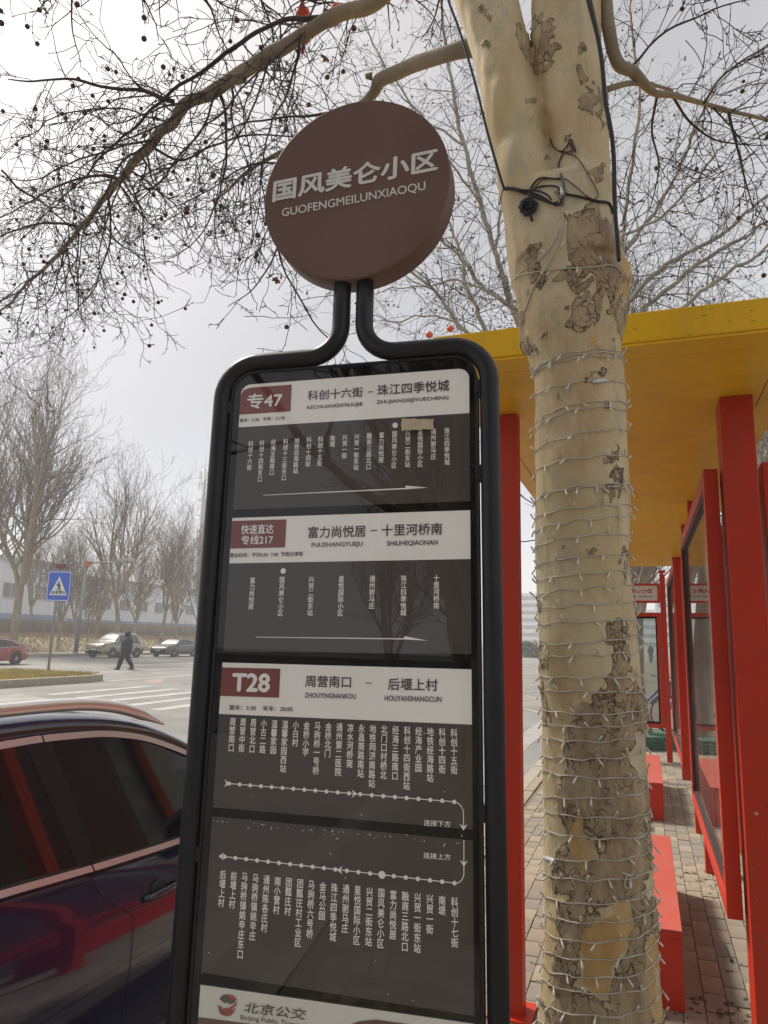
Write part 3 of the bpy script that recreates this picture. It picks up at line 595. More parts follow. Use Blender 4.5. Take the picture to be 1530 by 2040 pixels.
# ---- second board beyond the shelter
bd = empty('route_board', (-0.12, 11.75, 0), 'red two-post route board with name header and clear poster case beyond the shelter', 'notice board')
for x in (0.232, -0.55): 
    prism('post', x, x+0.078, 11.70, 11.78, 0, 2.70, RED, bd)
    prism('post_cap', x-0.012, x+0.09, 11.69, 11.79, 2.725, 2.755, RED, bd); prism('cap_neck', x+0.02, x+0.058, 11.72, 11.76, 2.70, 2.725, RED, bd)
def framerect(x0, x1, z0, z1, t, y0, y1, parent, nm):
    for a in ((x0, x1, z1-t, z1), (x0, x1, z0, z0+t), (x0, x0+t, z0+t, z1-t), (x1-t, x1, z0+t, z1-t)):
        prism(nm, a[0], a[1], y0, y1, a[2], a[3], RED, parent, 0.003)
framerect(-0.47, 0.230, 2.275, 2.565, 0.032, 11.70, 11.77, bd, 'header_frame')
prism('header_panel', -0.438, 0.198, 11.715, 11.755, 2.307, 2.533, mat('header_white', (0.62, 0.60, 0.60), 0.5), bd, 0)
HB = sub(bd); HL = mat('header_letter_red', (0.36, 0.06, 0.03), 0.6)
T('header_name', '国风美仑小区', -0.368, 0.137, 2.418, 2.487, HL, bd, 11.712, 0.025, base=HB)
T('header_pinyin', 'GUO FENG MEI LUN XIAO QU', -0.35, 0.128, 2.352, 2.385, PINK, bd, 11.712, 0.012, base=HB)
framerect(-0.47, 0.230, 0.47, 2.13, 0.06, 11.69, 11.79, bd, 'case_frame')
for a in ((-0.41, 0.17, 2.045, 2.07), (-0.41, 0.17, 0.53, 0.555), (-0.41, -0.39, 0.555, 2.045), (0.15, 0.17, 0.555, 2.045)):
    prism('gasket', a[0], a[1], 11.70, 11.78, a[2], a[3], BLK2, bd, 0)
prism('case_glass', -0.39, 0.15, 11.725, 11.73, 0.555, 2.045, glass('case_glass', (0.80, 0.84, 0.84), 1.5, 0, 0.22), bd, 0)
# ================================================================== plane tree next to the shelter
TY = 2.30
tab = [(2300, 1066, 1336), (2040, 1073, 1320), (1900, 1081, 1311), (1800, 1083, 1308), (1700, 1081.5, 1299), (1600, 1081, 1294), (1500, 1082, 1288), (1400, 1080, 1282), (1300, 1074, 1275), (1200, 1070, 1262),
       (1100, 1065, 1257), (1000, 1064, 1256), (900, 1065.6, 1255), (800, 1066, 1249), (750, 1062, 1244), (700, 1050, 1240), (650, 1038, 1247), (600, 1031, 1249), (570, 1027, 1249.5), (540, 1018, 1244), (500, 1012, 1233), (450, 1007, 1228), (400, 1006, 1216), (380, 1045, 1175)]
def ringpt(y, l, r, dy=0.0):
    a, b = onY(l, y, TY+dy), onY(r, y, TY+dy); c = (a+b)/2
    return c, (b-a).length/2*0.985
trunk_pts = [ringpt(*t) for t in tab]
base_c = Vector(trunk_pts[0][0]); trunk_pts = [(Vector((base_c.x+0.01, TY, -0.05)), trunk_pts[0][1]*1.12), (Vector((base_c.x, TY, 0.12)), trunk_pts[0][1]*1.03)]+trunk_pts
left = [ringpt(*t, -0.092*max(0, 1-i/11.0)) for i, t in enumerate([(520, 1025, 1130), (450, 1010, 1112), (400, 998, 1106), (350, 991, 1102), (300, 986, 1088), (200, 963, 1074), (100, 944, 1050), (0, 912, 1028), (-120, 880, 995), (-300, 825, 935), (-600, 760, 830)])]
right = [ringpt(*t, -0.092*max(0, 1-i/9.0)) for i, t in enumerate([(520, 1120, 1232), (450, 1108, 1227), (400, 1104, 1224), (350, 1106, 1216), (300, 1100, 1213), (200, 1083, 1209), (100, 1063, 1198), (0, 1058, 1194), (-120, 1066, 1180), (-300, 1085, 1180), (-600, 1090, 1165)])]
def bend(pts, dy):
    n = len(pts); return [(c+Vector((0, dy*(i/(n-1))**1.5, 0)), r) for i, (c, r) in enumerate(pts)]
tb = MB()
for pts in (trunk_pts, bend(left, -0.0), bend(right, 0.05)): tb.tube([p[0] for p in pts], [p[1] for p in pts], 28)
# bark swelling where limbs leave
tree = empty('plane_tree', (base_c.x, TY, 0), 'big forked plane tree with peeling cream bark wrapped in string lights', 'tree')
tmp = tb.build('trunk_tmp', None)
m = tmp.modifiers.new('r', 'REMESH'); m.mode = 'VOXEL'; m.voxel_size = 0.0085; m.adaptivity = 0
m = tmp.modifiers.new('s', 'SMOOTH'); m.iterations = 3; m.factor = 0.6
bpy.context.view_layer.update()
tm = bpy.data.meshes.new_from_object(tmp.evaluated_get(bpy.context.evaluated_depsgraph_get())); bpy.data.objects.remove(tmp)
# bark plates: measured where each stands on the trunk (x, y of its centre, half sizes, weight)
GREY = [(1224, 1262, 20, 34, .85), (1232, 1340, 27, 52, .9), (1236, 1420, 50, 50, 1), (1175, 1420, 28, 20, 1), (1195, 1490, 62, 55, 1), (1215, 1590, 90, 70, 1.1), (1180, 1560, 60, 60, 1), (1250, 1690, 60, 60, 1.1), (1150, 1600, 30, 80, .9), (1130, 1740, 30, 60, 1), (1190, 1760, 95, 50, 1.1), (1150, 1850, 45, 60, 1), (1125, 1930, 35, 60, 1), (1280, 1850, 32, 70, 1), (1270, 1950, 40, 60, 1), (1190, 2010, 90, 35, 1.1), (1150, 2050, 70, 60, 1), (1270, 2100, 60, 120, 1), (1170, 2200, 100, 100, 1),
        (1088, 75, 20, 38, 1), (1080, 118, 16, 18, .9), (1040, 80, 8, 40, .8), (1160, 150, 20, 26, .8), (1194, 200, 9, 34, .8), (1152, 98, 8, 14, .7), (1148, 290, 8, 18, .6), (1192, 345, 13, 20, .7), (1087, 317, 7, 12, .6),
        (1185, 460, 38, 40, 1.1), (1160, 500, 28, 40, 1), (1200, 520, 34, 35, 1), (1140, 470, 10, 45, .9), (1225, 470, 10, 60, .8), (1060, 505, 17, 22, 1), (1072, 545, 14, 28, 1), (1110, 562, 13, 10, .9), (1150, 560, 28, 18, .9), (1205, 560, 24, 36, .9), (1230, 600, 12, 70, .9), (1155, 625, 24, 48, 1.15), (1195, 610, 14, 40, .8), (1040, 680, 10, 45, 1.1), (1046, 640, 8, 30, .8),
        (1200, 740, 26, 20, .35), (1215, 905, 6, 26, .8), (1222, 965, 11, 22, .9), (1198, 795, 5, 8, .7), (1240, 1120, 8, 30, .6), (1098, 1010, 5, 8, .4), (1252, 800, 4, 30, .6), (1077, 1320, 6, 40, .5), (1084, 1400, 6, 60, .5)]
GREY += [(1060, 198, 8, 6, 1.3), (975, 93, 10, 6, 1.3), (964, 30, 5, 7, 1.2), (1097, 664, 6, 5, 1.2), (1063, 700, 5, 6, 1.1), (1085, 668, 5, 5, 1.1), (1120, 1106, 7, 4, 1.2), (1176, 1104, 9, 4, 1.2), (1068, 1195, 5, 5, 1.0), (1100, 780, 5, 5, 1.2), (1050, 205, 5, 5, 1.0), (1133, 278, 12, 7, 1.1), (1170, 205, 16, 26, 0.55), (1108, 395, 9, 14, 1.0), (1206, 250, 6, 24, 0.8)]
FRESH = [(1152, 1668, 15, 50, 1.2), (1157, 1725, 8, 25, .9), (1205, 1880, 42, 42, 1.25), (1235, 1840, 22, 40, 1.2), (1195, 1940, 30, 34, 1.25), (1303, 1960, 12, 90, .9), (1140, 570, 30, 30, .2), (1235, 520, 8, 20, .9), (1190, 690, 12, 26, .5), (1245, 560, 8, 60, .4), (1170, 1690, 6, 30, .5)]
nv = len(tm.vertices); fa = [0.0]*nv; fb = [0.0]*nv; fc = [0.0]*nv
def cell(items, px, py, wx, wy):
    s = 0.0
    for (x, y, a, b, wgt) in items:
        dx = (px+wx-x)/a; dy = (py+wy-y)/b
        if abs(dx) < 1.7 and abs(dy) < 1.7:
            d = dx*dx+dy*dy; s = max(s, wgt*(1.35-d))
    return s
co = [v.co.copy() for v in tm.vertices]; no = [v.normal.copy() for v in tm.vertices]
for i in range(nv):
    p = co[i]; nrm = no[i]; px, py = seen(p)
    if nrm.y > 0.45 or not (-350 < py < 2400):          # far side of the trunk: patches from noise alone
        n1 = noise.noise(Vector((p.x*9+7, p.y*9, p.z*4))); g_ = (0.9 if p.z < 1.4 else 0.35)+n1*1.6; f_ = -0.5
    else:
        wx = 24*noise.noise(Vector((p.x*16, p.y*16, p.z*11)))+13*noise.noise(Vector((p.x*45, p.y*45, p.z*38))); wy = 28*noise.noise(Vector((p.x*14+9, p.y*14, p.z*10+3)))+14*noise.noise(Vector((p.x*40+5, p.y*40, p.z*26)))
        g_ = cell(GREY, px, py, wx, wy); f_ = cell(FRESH, px, py, wx*0.6, wy*0.6)
    g_ = g_-max(0, f_)*1.4
    fa[i] = g_; fb[i] = f_
    gm = min(1, max(0, (g_-0.25)/0.35))
    d = 0.0065*noise.noise(Vector((p.x*11, p.y*11, p.z*4)))+0.004*noise.noise(Vector((p.x*26, p.y*26, p.z*7)))
    rdg = abs(noise.noise(Vector((p.x*60, p.y*60, p.z*22+noise.noise(p*20)))))
    d += gm*(0.0042+0.0035*noise.noise(Vector((p.x*50, p.y*50, p.z*30)))-0.0030*max(0, 0.16-rdg)/0.16)
    fc[i] = rdg
    # knob under the fork on the right, and burr on the right stem
    for (kx, ky, kr, kh) in ((1232, 548, 34, 0.020), (1088, 70, 30, 0.018), (1040, 690, 20, 0.014), (1010, 265, 20, -0.006), (978, 150, 16, -0.005), (1090, 215, 18, 0.006), (1150, 420, 16, -0.005), (1100, 600, 20, 0.007), (1120, 860, 22, -0.005), (1180, 1000, 24, 0.005), (1118, 585, 14, 0.006)):
        q = ((px-kx)**2+(py-ky)**2)/(kr*kr)
        if q < 4 and nrm.y < 0.5: d += kh*math.exp(-q*1.3)
    tm.vertices[i].co = p+nrm*d
for nm, arr in (('plate', fa), ('fresh', fb), ('ridge', fc)):
    at = tm.attributes.new(nm, 'FLOAT', 'POINT'); at.data.foreach_set('value', arr)
tm.polygons.foreach_set('use_smooth', [True]*len(tm.polygons))

def barkmat():
    m = bpy.data.materials.new('plane_bark'); m.use_nodes = True; t = m.node_tree; p = t.nodes['Principled BSDF']; N = t.nodes.new; L = t.links.new
    p.inputs['Roughness'].default_value = 0.8; p.inputs['Specular IOR Level'].default_value = 0.25
    tc = N('ShaderNodeTexCoord'); O = tc.outputs['Object']
    def attr(n): a = N('ShaderNodeAttribute'); a.attribute_name = n; return a.outputs['Fac']
    def noise_(s, d=6, st=(1, 1, 1), r=0.6):
        mp = N('ShaderNodeMapping'); mp.inputs['Scale'].default_value = st; L(O, mp.inputs[0]); n = N('ShaderNodeTexNoise'); n.inputs['Scale'].default_value = s; n.inputs['Detail'].default_value = d; n.inputs['Roughness'].default_value = r; L(mp.outputs[0], n.inputs['Vector']); return n.outputs[0]
    def mth(op, a, b=None, c=None):
        n = N('ShaderNodeMath'); n.operation = op; n.use_clamp = False
        for k, v in enumerate((a, b, c)):
            if v is None: continue
            if isinstance(v, (int, float)): n.inputs[k].default_value = v
            else: L(v, n.inputs[k])
        return n.outputs[0]
    def ramp(f, *st):
        r = N('ShaderNodeValToRGB'); e = r.color_ramp.elements
        while len(e) < len(st): e.new(0.5)
        for q, (ps, c) in zip(e, st): q.position = ps; q.color = (*c, 1) if len(c) == 3 else c
        L(f, r.inputs[0]); return r.outputs[0]
    def mix(f, a, b):
        x = N('ShaderNodeMix'); x.data_type = 'RGBA'
        L(f, x.inputs[0]) if not isinstance(f, (int, float)) else setattr(x.inputs[0], 'default_value', f)
        for k, v in ((6, a), (7, b)):
            if isinstance(v, tuple): x.inputs[k].default_value = (*v, 1)
            else: L(v, x.inputs[k])
        return x.outputs[2]
    def step(v, lo, hi):
        r = N('ShaderNodeMapRange'); r.inputs[1].default_value = lo; r.inputs[2].default_value = hi; L(v, r.inputs[0]); return r.outputs[0]
    smooth_ = ramp(noise_(3.2, 7, (1, 1, 0.5)), (0.30, (0.44, 0.325, 0.17)), (0.47, (0.54, 0.43, 0.25)), (0.58, (0.60, 0.51, 0.34)), (0.72, (0.46, 0.40, 0.27)))
    tan = ramp(noise_(9, 8, (1, 1, 0.35), 0.7), (0.35, (0.38, 0.25, 0.12)), (0.65, (0.58, 0.46, 0.28)))
    smooth_ = mix(step(noise_(4.3, 5, (1, 1, 0.6)), 0.46, 0.66), smooth_, tan)
    lich = step(noise_(11, 8, (1, 1, 0.5), 0.75), 0.54, 0.60); smooth_ = mix(mth('MULTIPLY', lich, 0.45), smooth_, (0.36, 0.335, 0.25))
    strk = step(noise_(24, 7, (1, 1, 0.12), 0.7), 0.55, 0.72); smooth_ = mix(mth('MULTIPLY', strk, 0.4), smooth_, (0.34, 0.25, 0.145))
    speck = step(noise_(140, 3, (1, 1, 0.6)), 0.60, 0.70); smooth_ = mix(mth('MULTIPLY', speck, 0.35), smooth_, (0.30, 0.21, 0.12))
    spots = step(noise_(26, 4, (1, 1, 0.7)), 0.68, 0.74); smooth_ = mix(mth('MULTIPLY', spots, 0.6), smooth_, (0.24, 0.20, 0.15))
    plate = ramp(noise_(16, 9, (1, 1, 0.45), 0.72), (0.30, (0.20, 0.145, 0.09)), (0.50, (0.35, 0.265, 0.17)), (0.68, (0.47, 0.375, 0.255)))
    vo = N('ShaderNodeTexVoronoi'); vo.feature = 'DISTANCE_TO_EDGE'; vo.inputs['Scale'].default_value = 30; mp = N('ShaderNodeMapping'); mp.inputs['Scale'].default_value = (1, 1, 0.5)
    wv = N('ShaderNodeTexNoise'); wv.inputs['Scale'].default_value = 22; wv.inputs['Detail'].default_value = 6; L(O, wv.inputs['Vector'])
    va = N('ShaderNodeVectorMath'); va.operation = 'MULTIPLY_ADD'; L(wv.outputs['Color'], va.inputs[0]); va.inputs[1].default_value = (0.11, 0.11, 0.11); L(O, va.inputs[2]); L(va.outputs[0], mp.inputs[0]); L(mp.outputs[0], vo.inputs['Vector'])
    crk = step(vo.outputs['Distance'], 0.0, 0.055)
    crkm = mth('MAXIMUM', crk, step(noise_(7, 3), 0.42, 0.56)); plate = mix(crkm, (0.045, 0.03, 0.022), plate)
    fresh = ramp(noise_(14, 6, (1, 1, 0.3)), (0.3, (0.42, 0.25, 0.09)), (0.7, (0.56, 0.40, 0.19)))
    fn = mth('MULTIPLY_ADD', noise_(48, 9, (1, 1, 0.6), 0.72), 1.1, -0.55)
    A = mth('ADD', attr('plate'), fn); B = mth('ADD', attr('fresh'), fn)
    pm = step(A, 0.36, 0.42); fm = step(B, 0.30, 0.42)
    edge = mth('MULTIPLY', step(A, 0.28, 0.37), mth('SUBTRACT', 1.0, step(A, 0.40, 0.50)))
    col = mix(fm, smooth_, fresh); col = mix(pm, col, plate); col = mix(mth('MULTIPLY', edge, 0.55), col, (0.055, 0.035, 0.022))
    L(col, p.inputs['Base Color'])
    h = mth('ADD', mth('MULTIPLY', pm, mth('MULTIPLY_ADD', crkm, 0.8, 1.0)), mth('MULTIPLY', noise_(70, 8, (1, 1, 0.5)), 0.55))
    h = mth('ADD', h, mth('MULTIPLY', noise_(18, 5, (1, 1, 0.3)), 1.3))
    b = N('ShaderNodeBump'); b.inputs['Strength'].default_value = 1.0; b.inputs['Distance'].default_value = 0.0035; L(h, b.inputs['Height']); L(b.outputs[0], p.inputs['Normal'])
    return m
BARK = barkmat(); tm.materials.append(BARK); tm.name = 'trunk'
to = bpy.data.objects.new('trunk', tm); COL.objects.link(to); to.parent = tree; to.matrix_basis = sub(tree)

LIMB = mat('limb_bark', (0.27, 0.22, 0.15), 0.85, var=0.3, vs=14, bump=0.7, bs=60, dirt=(0.10, 0.08, 0.058), ds=7, damt=1.0)
TWIG = mat('twig_bark', (0.040, 0.028, 0.028), 0.85, var=0.3, vs=4)
BALL = mat('seed_ball_brown', (0.10, 0.062, 0.035), 0.95, var=0.4, vs=200, bump=1.0, bs=600)
LEAF = mat('dead_leaf', (0.25, 0.10, 0.035), 0.8, var=0.4, vs=60)
rnd = random.Random(7)
def rv(r): return Vector((r.gauss(0, 1), r.gauss(0, 1), r.gauss(0, 1)))
def shoot(mb, tips, p, d, L, r0, lvl, R_, droop=0.0, k=3, kids=1.0, step_=0.055, wig=0.36, rmin=0.0019):
    """a zigzag twig with side twigs; returns nothing, writes tubes into mb"""
    fine = step_ < 0.1; n = max(4, int(L/(step_*(0.72 if fine else 1.0)))); P = [p.copy()]; rs = [r0]; d = d.normalized(); av = rv(R_)*wig*0.3
    for i in range(n):
        if fine: av = av*0.45+rv(R_)*wig*0.22; nd = d + av*0.7+rv(R_)*wig*(0.34 if lvl > 1 else 0.5); nd.z -= droop*0.75
        else: nd = d + rv(R_)*wig*(0.55 if lvl > 1 else 0.9); nd.z -= droop
        d = nd.normalized()
        if fine and R_.random() < 0.30:      # bud or short spur
            sd = (d+rv(R_)*0.9).normalized(); mb.tube([p, p+sd*R_.uniform(0.006, 0.022)], [rmin*1.25, rmin*0.8], 3, False)
        p = p + d*(L/n)*R_.uniform(0.7, 1.3)
        P.append(p.copy()); rs.append(max(rmin, r0*(1-0.72*(i+1)/n)))
        if lvl > 0 and i > 0 and R_.random() < (0.41 if fine else 0.62)*kids:
            ax = d.cross(rv(R_)).normalized(); cd_ = (Quaternion(ax, rad(R_.uniform(32, 68))) @ d)
            shoot(mb, tips, p, cd_, L*R_.uniform(0.30, 0.62)*(1-0.45*i/n), rs[-1]*0.66, lvl-1, R_, droop*0.9, k, kids, step_, wig*1.1, rmin)
    mb.tube(P, rs, k, False); tips.append((p.copy(), d.copy(), lvl))
def limb(pts, rad_, m, parent, name='limb', k=10, wob=0.0):
    # smooth the measured line a little and add bark wobble
    P = []; Rr = []
    n = len(pts)
    for i in range(n-1):
        p0, p1, p2, p3 = pts[max(i-1, 0)], pts[i], pts[i+1], pts[min(i+2, n-1)]
        for s in range(5):
            t = s/5; P.append(0.5*((2*p1)+(p2-p0)*t+(2*p0-5*p1+4*p2-p3)*t*t+(-p0+3*p1-3*p2+p3)*t**3)); Rr.append(rad_[i]+(rad_[i+1]-rad_[i])*t)
    P.append(pts[-1]); Rr.append(rad_[-1])
    if wob: P = [q+Vector((noise.noise(q*6), noise.noise(q*6+Vector((5, 5, 5))), noise.noise(q*6+Vector((9, 2, 7)))))*wob for q in P]; Rr = [r*(1+0.13*noise.noise(q*9)) for q, r in zip(P, Rr)]
    b = MB().tube(P, Rr, k); worldpart(b, parent).build(name, m, parent, True); return P, Rr
def clothe(P, Rr, mb, tips, R_, every, Lm, lvl, r0, droop=0.0, start=0.0, bias=None, k=3, kids=1.0, rmin=0.0019, step_=0.055):
    acc = 0.0; tot = sum((P[i+1]-P[i]).length for i in range(len(P)-1)); run = 0.0
    for i in range(len(P)-1):
        sg = P[i+1]-P[i]; run += sg.length; acc += sg.length
        while acc > every:
            acc -= every*R_.uniform(0.6, 1.4)
            if run/tot < start: continue
            d = sg.normalized(); ax = d.cross(rv(R_)).normalized(); q = Quaternion(ax, rad(R_.uniform(35, 75))) @ d
            if bias: q = (q+bias).normalized()
            f = 1-0.45*run/tot
            shoot(mb, tips, P[i]+sg*R_.random(), q, Lm*R_.uniform(0.5, 1.1)*f, min(r0, Rr[i]*0.5)*R_.uniform(0.6, 1.0), lvl, R_, droop, k, kids, step_, rmin=rmin)
# ---- limb A: the long bough over the road, upper left
def zpts(L, z): return [onZ(x, y, z+dz) for x, y, dz in L]
twA = MB(); tipsA = []
A_ = zpts([(905, -120, -0.3), (800, -40, -0.05), (740, 8, 0), (660, 28, 0), (560, 95, 0), (460, 152, 0), (400, 195, 0), (340, 240, 0), (290, 300, 0), (245, 352, 0), (180, 432, 0), (125, 498, 0), (60, 560, 0), (0, 622, 0), (-70, 680, 0), (-150, 730, 0)], 4.4)
PA, RA = limb(A_, [0.82*q for q in [0.05, 0.047, 0.044, 0.042, 0.042, 0.041, 0.040, 0.036, 0.031, 0.028, 0.022, 0.019, 0.015, 0.012, 0.008, 0.005]], LIMB, tree, wob=0.02)
clothe(PA, RA, twA, tipsA, rnd, 0.095, 1.35, 3, 0.0085, 0.02, 0.10, Vector((-0.35, 0.35, -0.25)), kids=0.78)
# secondary boughs traced from the photograph
sec = [([(655, 30, .0), (610, 34, .03), (560, 40, .05), (480, 85, .05), (400, 140, .05), (330, 195, 0), (270, 250, 0), (215, 300, 0), (170, 350, 0), (100, 420, 0), (40, 480, 0)], .014, .004),
       ([(350, 205, 0), (290, 185, .05), (220, 172, .1), (130, 157, .15), (60, 160, .2), (15, 160, .2)], .013, .003),
       ([(240, 355, 0), (170, 352, 0), (90, 385, 0), (30, 420, 0), (-40, 450, 0)], .010, .003),
       ([(170, 455, 0), (120, 445, .05), (60, 450, .05), (0, 470, .1), (-60, 490, 0)], .011, .003),
       ([(430, 170, 0), (450, 240, -.05), (450, 320, -.1), (430, 400, -.15), (400, 465, -.2), (345, 515, -.25)], .009, .003),
       ([(300, 290, 0), (360, 320, 0), (420, 290, 0), (500, 270, 0), (590, 272, 0)], .008, .004),
       ([(0, 340, .1), (60, 390, .1), (110, 425, .05), (160, 470, 0)], .007, .004),
       ([(190, 440, 0), (215, 500, -.1), (225, 560, -.1)], .006, .002), ([(240, 370, 0), (285, 430, 0), (325, 465, 0)], .007, .002)]
for L_, ra, rb in sec:
    n = len(L_); P_, R_ = limb(zpts(L_, 4.4), [ra+(rb-ra)*i/(n-1) for i in range(n)], TWIG, tree, 'bough', 6, 0.015)
    clothe(P_, R_, twA, tipsA, rnd, 0.10, 0.85, 2, 0.006, 0.03, 0.05, kids=0.85)
# upper canopy shoots entering from above the frame
for (x0, y0, x1, y1) in [(20, -60, 70, 60), (140, -60, 110, 80), (215, -70, 215, 90), (100, -40, 30, 40), (300, -60, 240, 30), (380, -60, 330, 20), (480, -50, 420, 40), (530, -60, 560, 50), (620, -40, 580, 120), (700, -40, 670, 90), (760, -50, 830, 60), (860, -60, 850, 60), (250, -40, 320, 35), (60, -60, 60, 40), (410, -30, 500, 60)]:
    a, b = onZ(x0, y0, 4.75), onZ(x1, y1, 4.5)
    for q in range(2):
        shoot(twA, tipsA, a+rv(rnd)*0.05, b-a, (b-a).length*rnd.uniform(0.9, 1.3), 0.007, 2, rnd, 0.02, kids=0.9)
# ---- limb B: pale bough from the left stem, passing behind the round head
B_ = [onY(975, 98, 2.30), onY(930, 97, 2.32), onY(880, 110, 2.36), onY(830, 128, 2.42), onY(790, 142, 2.47), onY(758, 158, 2.5), onY(745, 185, 2.55), onY(715, 210, 2.62), onY(660, 250, 2.75), onY(600, 285, 2.9), onY(560, 302, 3.0), onY(520, 325, 3.1), onY(480, 352, 3.2), onY(450, 385, 3.3), onY(420, 400, 3.45)]
PB, RB = limb(B_, [0.040, 0.035, 0.031, 0.029, 0.028, 0.027, 0.021, 0.019, 0.017, 0.016, 0.014, 0.011, 0.009, 0.006, 0.004], BARK if False else LIMB, tree, wob=0.01)
clothe(PB, RB, twA, tipsA, rnd, 0.10, 0.95, 3, 0.0065, 0.03, 0.30, Vector((-0.25, 0.3, -0.25)), kids=0.82)
for L_ in ([(690, 230, 0), (640, 300, 0), (590, 380, 0), (560, 470, 0), (530, 540, 0), (500, 580, 0), (455, 612, 0)], [(640, 262, 0), (570, 320, 0), (500, 330, 0), (420, 375, 0), (330, 420, 0)], [(700, 215, 0), (640, 230, 0), (560, 235, 0), (470, 250, 0), (400, 300, 0), (340, 330, 0)], [(620, 310, 0), (560, 420, 0), (560, 520, 0), (640, 660, 0), (690, 690, 0)]):
    pp = [onY(x, y, 2.75+0.08*i) for i, (x, y, _) in enumerate(L_)]; n = len(pp)
    P_, R_ = limb(pp, [0.008-0.006*i/(n-1) for i in range(n)], TWIG, tree, 'bough', 5, 0.012)
    clothe(P_, R_, twA, tipsA, rnd, 0.085, 0.6, 2, 0.0045, 0.03, 0.0, kids=0.9)
sb = worldpart(MB().tube([onY(742, 152, 2.5), onY(728, 152, 2.49)], [0.017, 0.010], 10), tree).build('stub', LIMB, tree, True)
# ---- limb C: right side bough
C_ = [onY(1195, -60, 2.35), onY(1207, 0, 2.33), onY(1213, 50, 2.32), onY(1222, 100, 2.34), onY(1236, 132, 2.36), onY(1262, 146, 2.4), onY(1282, 168, 2.45), onY(1305, 190, 2.5), onY(1345, 192, 2.55), onY(1400, 207, 2.65), onY(1460, 222, 2.75), onY(1530, 238, 2.9), onY(1620, 250, 3.1)]
PC, RC = limb(C_, [0.026, 0.024, 0.0225, 0.021, 0.021, 0.020, 0.018, 0.0135, 0.011, 0.009, 0.008, 0.007, 0.006], LIMB, tree, wob=0.012)
clothe(PC, RC, twA, tipsA, rnd, 0.06, 0.75, 3, 0.005, 0.02, 0.45, Vector((0.2, 0.25, 0.05)), kids=0.85)
limb([onY(1207, 180, 2.36), onY(1250, 168, 2.4), onY(1300, 170, 2.5), onY(1340, 180, 2.6)], [0.012, 0.009, 0.007, 0.004], LIMB, tree, wob=0.006)
for L_ in ([(1310, 190), (1300, 260), (1310, 340), (1290, 420)], [(1400, 205), (1440, 150), (1500, 110), (1560, 60)], [(1340, 190), (1380, 250), (1440, 280), (1530, 290)], [(1250, 140), (1330, 60), (1420, 20), (1520, -10)], [(1450, 222), (1480, 330), (1500, 420)]):
    pp = [onY(x, y, 2.6+0.12*i) for i, (x, y) in enumerate(L_)]; n = len(pp)
    P_, R_ = limb(pp, [0.006-0.004*i/(n-1) for i in range(n)], TWIG, tree, 'bough', 5, 0.012); clothe(P_, R_, twA, tipsA, rnd, 0.07, 0.5, 2, 0.004, 0.01, 0.0, kids=0.95)
o = worldpart(twA, tree).build('twigs', TWIG, tree); o['kind'] = 'stuff'
print('hero twig tris', len(twA.f)*2, 'tips', len(tipsA))
# seed balls on thin stalks: one mesh shared
bmh = MB().ball((0, 0, 0), 1.0, 10, 7).mesh('seed_ball', BALL, True)
stalks = MB(); rnd.shuffle(tipsA); nb = 0; inv = sub(tree)
for p, d, l in tipsA:
    if nb >= 190: break
    px, py = seen(p)
    if not (-40 < px < 1570 and -40 < py < 700): continue
    if rnd.random() > (0.55 if px < 420 else 0.35): continue
    L_ = rnd.uniform(0.02, 0.09); q = p+Vector((rnd.gauss(0, 0.008), rnd.gauss(0, 0.008), -L_)); r_ = rnd.uniform(0.0095, 0.0135)*(1.0 if px < 900 else 0.8)
    stalks.tube([p, (p+q)/2+rv(rnd)*0.003, q], 0.0007, 3, False); inst('seed_ball', bmh, tree, inv @ Matrix.Translation(q) @ Matrix.Scale(r_, 4)); nb += 1
o = worldpart(stalks, tree).build('stalks', TWIG, tree); o['kind'] = 'stuff'
lm = MB(); 
lm.add([(0, 0, 0), (0.5, 0.2, 0.12), (0.35, 0.5, -0.05), (0.6, 0.9, 0.1), (0.1, 0.8, 0.18), (0, 1.2, 0), (-0.15, 0.8, -0.1), (-0.6, 0.85, 0.12), (-0.35, 0.5, 0.0), (-0.5, 0.15, -0.1)], [(0, 1, 2, 8), (0, 8, 9), (2, 3, 4), (2, 4, 6, 8), (4, 5, 6), (6, 7, 8)])
lme = lm.mesh('dead_leaf', LEAF)
for k in range(26):
    p, d, l = tipsA[-k-1]; inst('dead_leaf', lme, tree, inv @ Matrix.Translation(p) @ Matrix.Rotation(rnd.uniform(0, 6), 4, 'Z') @ Matrix.Rotation(rnd.uniform(1.6, 3.6), 4, 'X') @ Matrix.Scale(rnd.uniform(0.02, 0.05), 4))
# ================================================================== string lights wound round the trunk
def trunk_at(py):
    for i in range(len(tab)-1):
        y1, l1, r1 = tab[i]; y2, l2, r2 = tab[i+1]
        if y2 <= py <= y1:
            f = (py-y2)/(y1-y2); return l2+(l1-l2)*f, r2+(r1-r2)*f
    return (tab[0][1], tab[0][2]) if py > tab[0][0] else (tab[-1][1], tab[-1][2])
from mathutils.bvhtree import BVHTree
bvh = BVHTree.FromPolygons([v.co for v in tm.vertices], [tuple(pg.vertices) for pg in tm.polygons])
def axis_at(z):
    # centre of the trunk at height z
    best = None
    for i in range(len(trunk_pts)-1):
        a, b = trunk_pts[i], trunk_pts[i+1]
        if min(a[0].z, b[0].z) <= z <= max(a[0].z, b[0].z):
            f = (z-a[0].z)/(b[0].z-a[0].z); return a[0]+(b[0]-a[0])*f, a[1]+(b[1]-a[1])*f
    return trunk_pts[-1] if z > 1 else trunk_pts[0]
WIRE = mat('wire_clear_white', (0.52, 0.49, 0.43), 0.45); BULB = mat('bulb_white', (0.66, 0.62, 0.56), 0.35)
lights = empty('string_lights', (base_c.x, TY-0.2, 0.3), 'unlit white fairy lights on pale wire wound round the tree trunk', 'string lights')
inv = sub(lights)
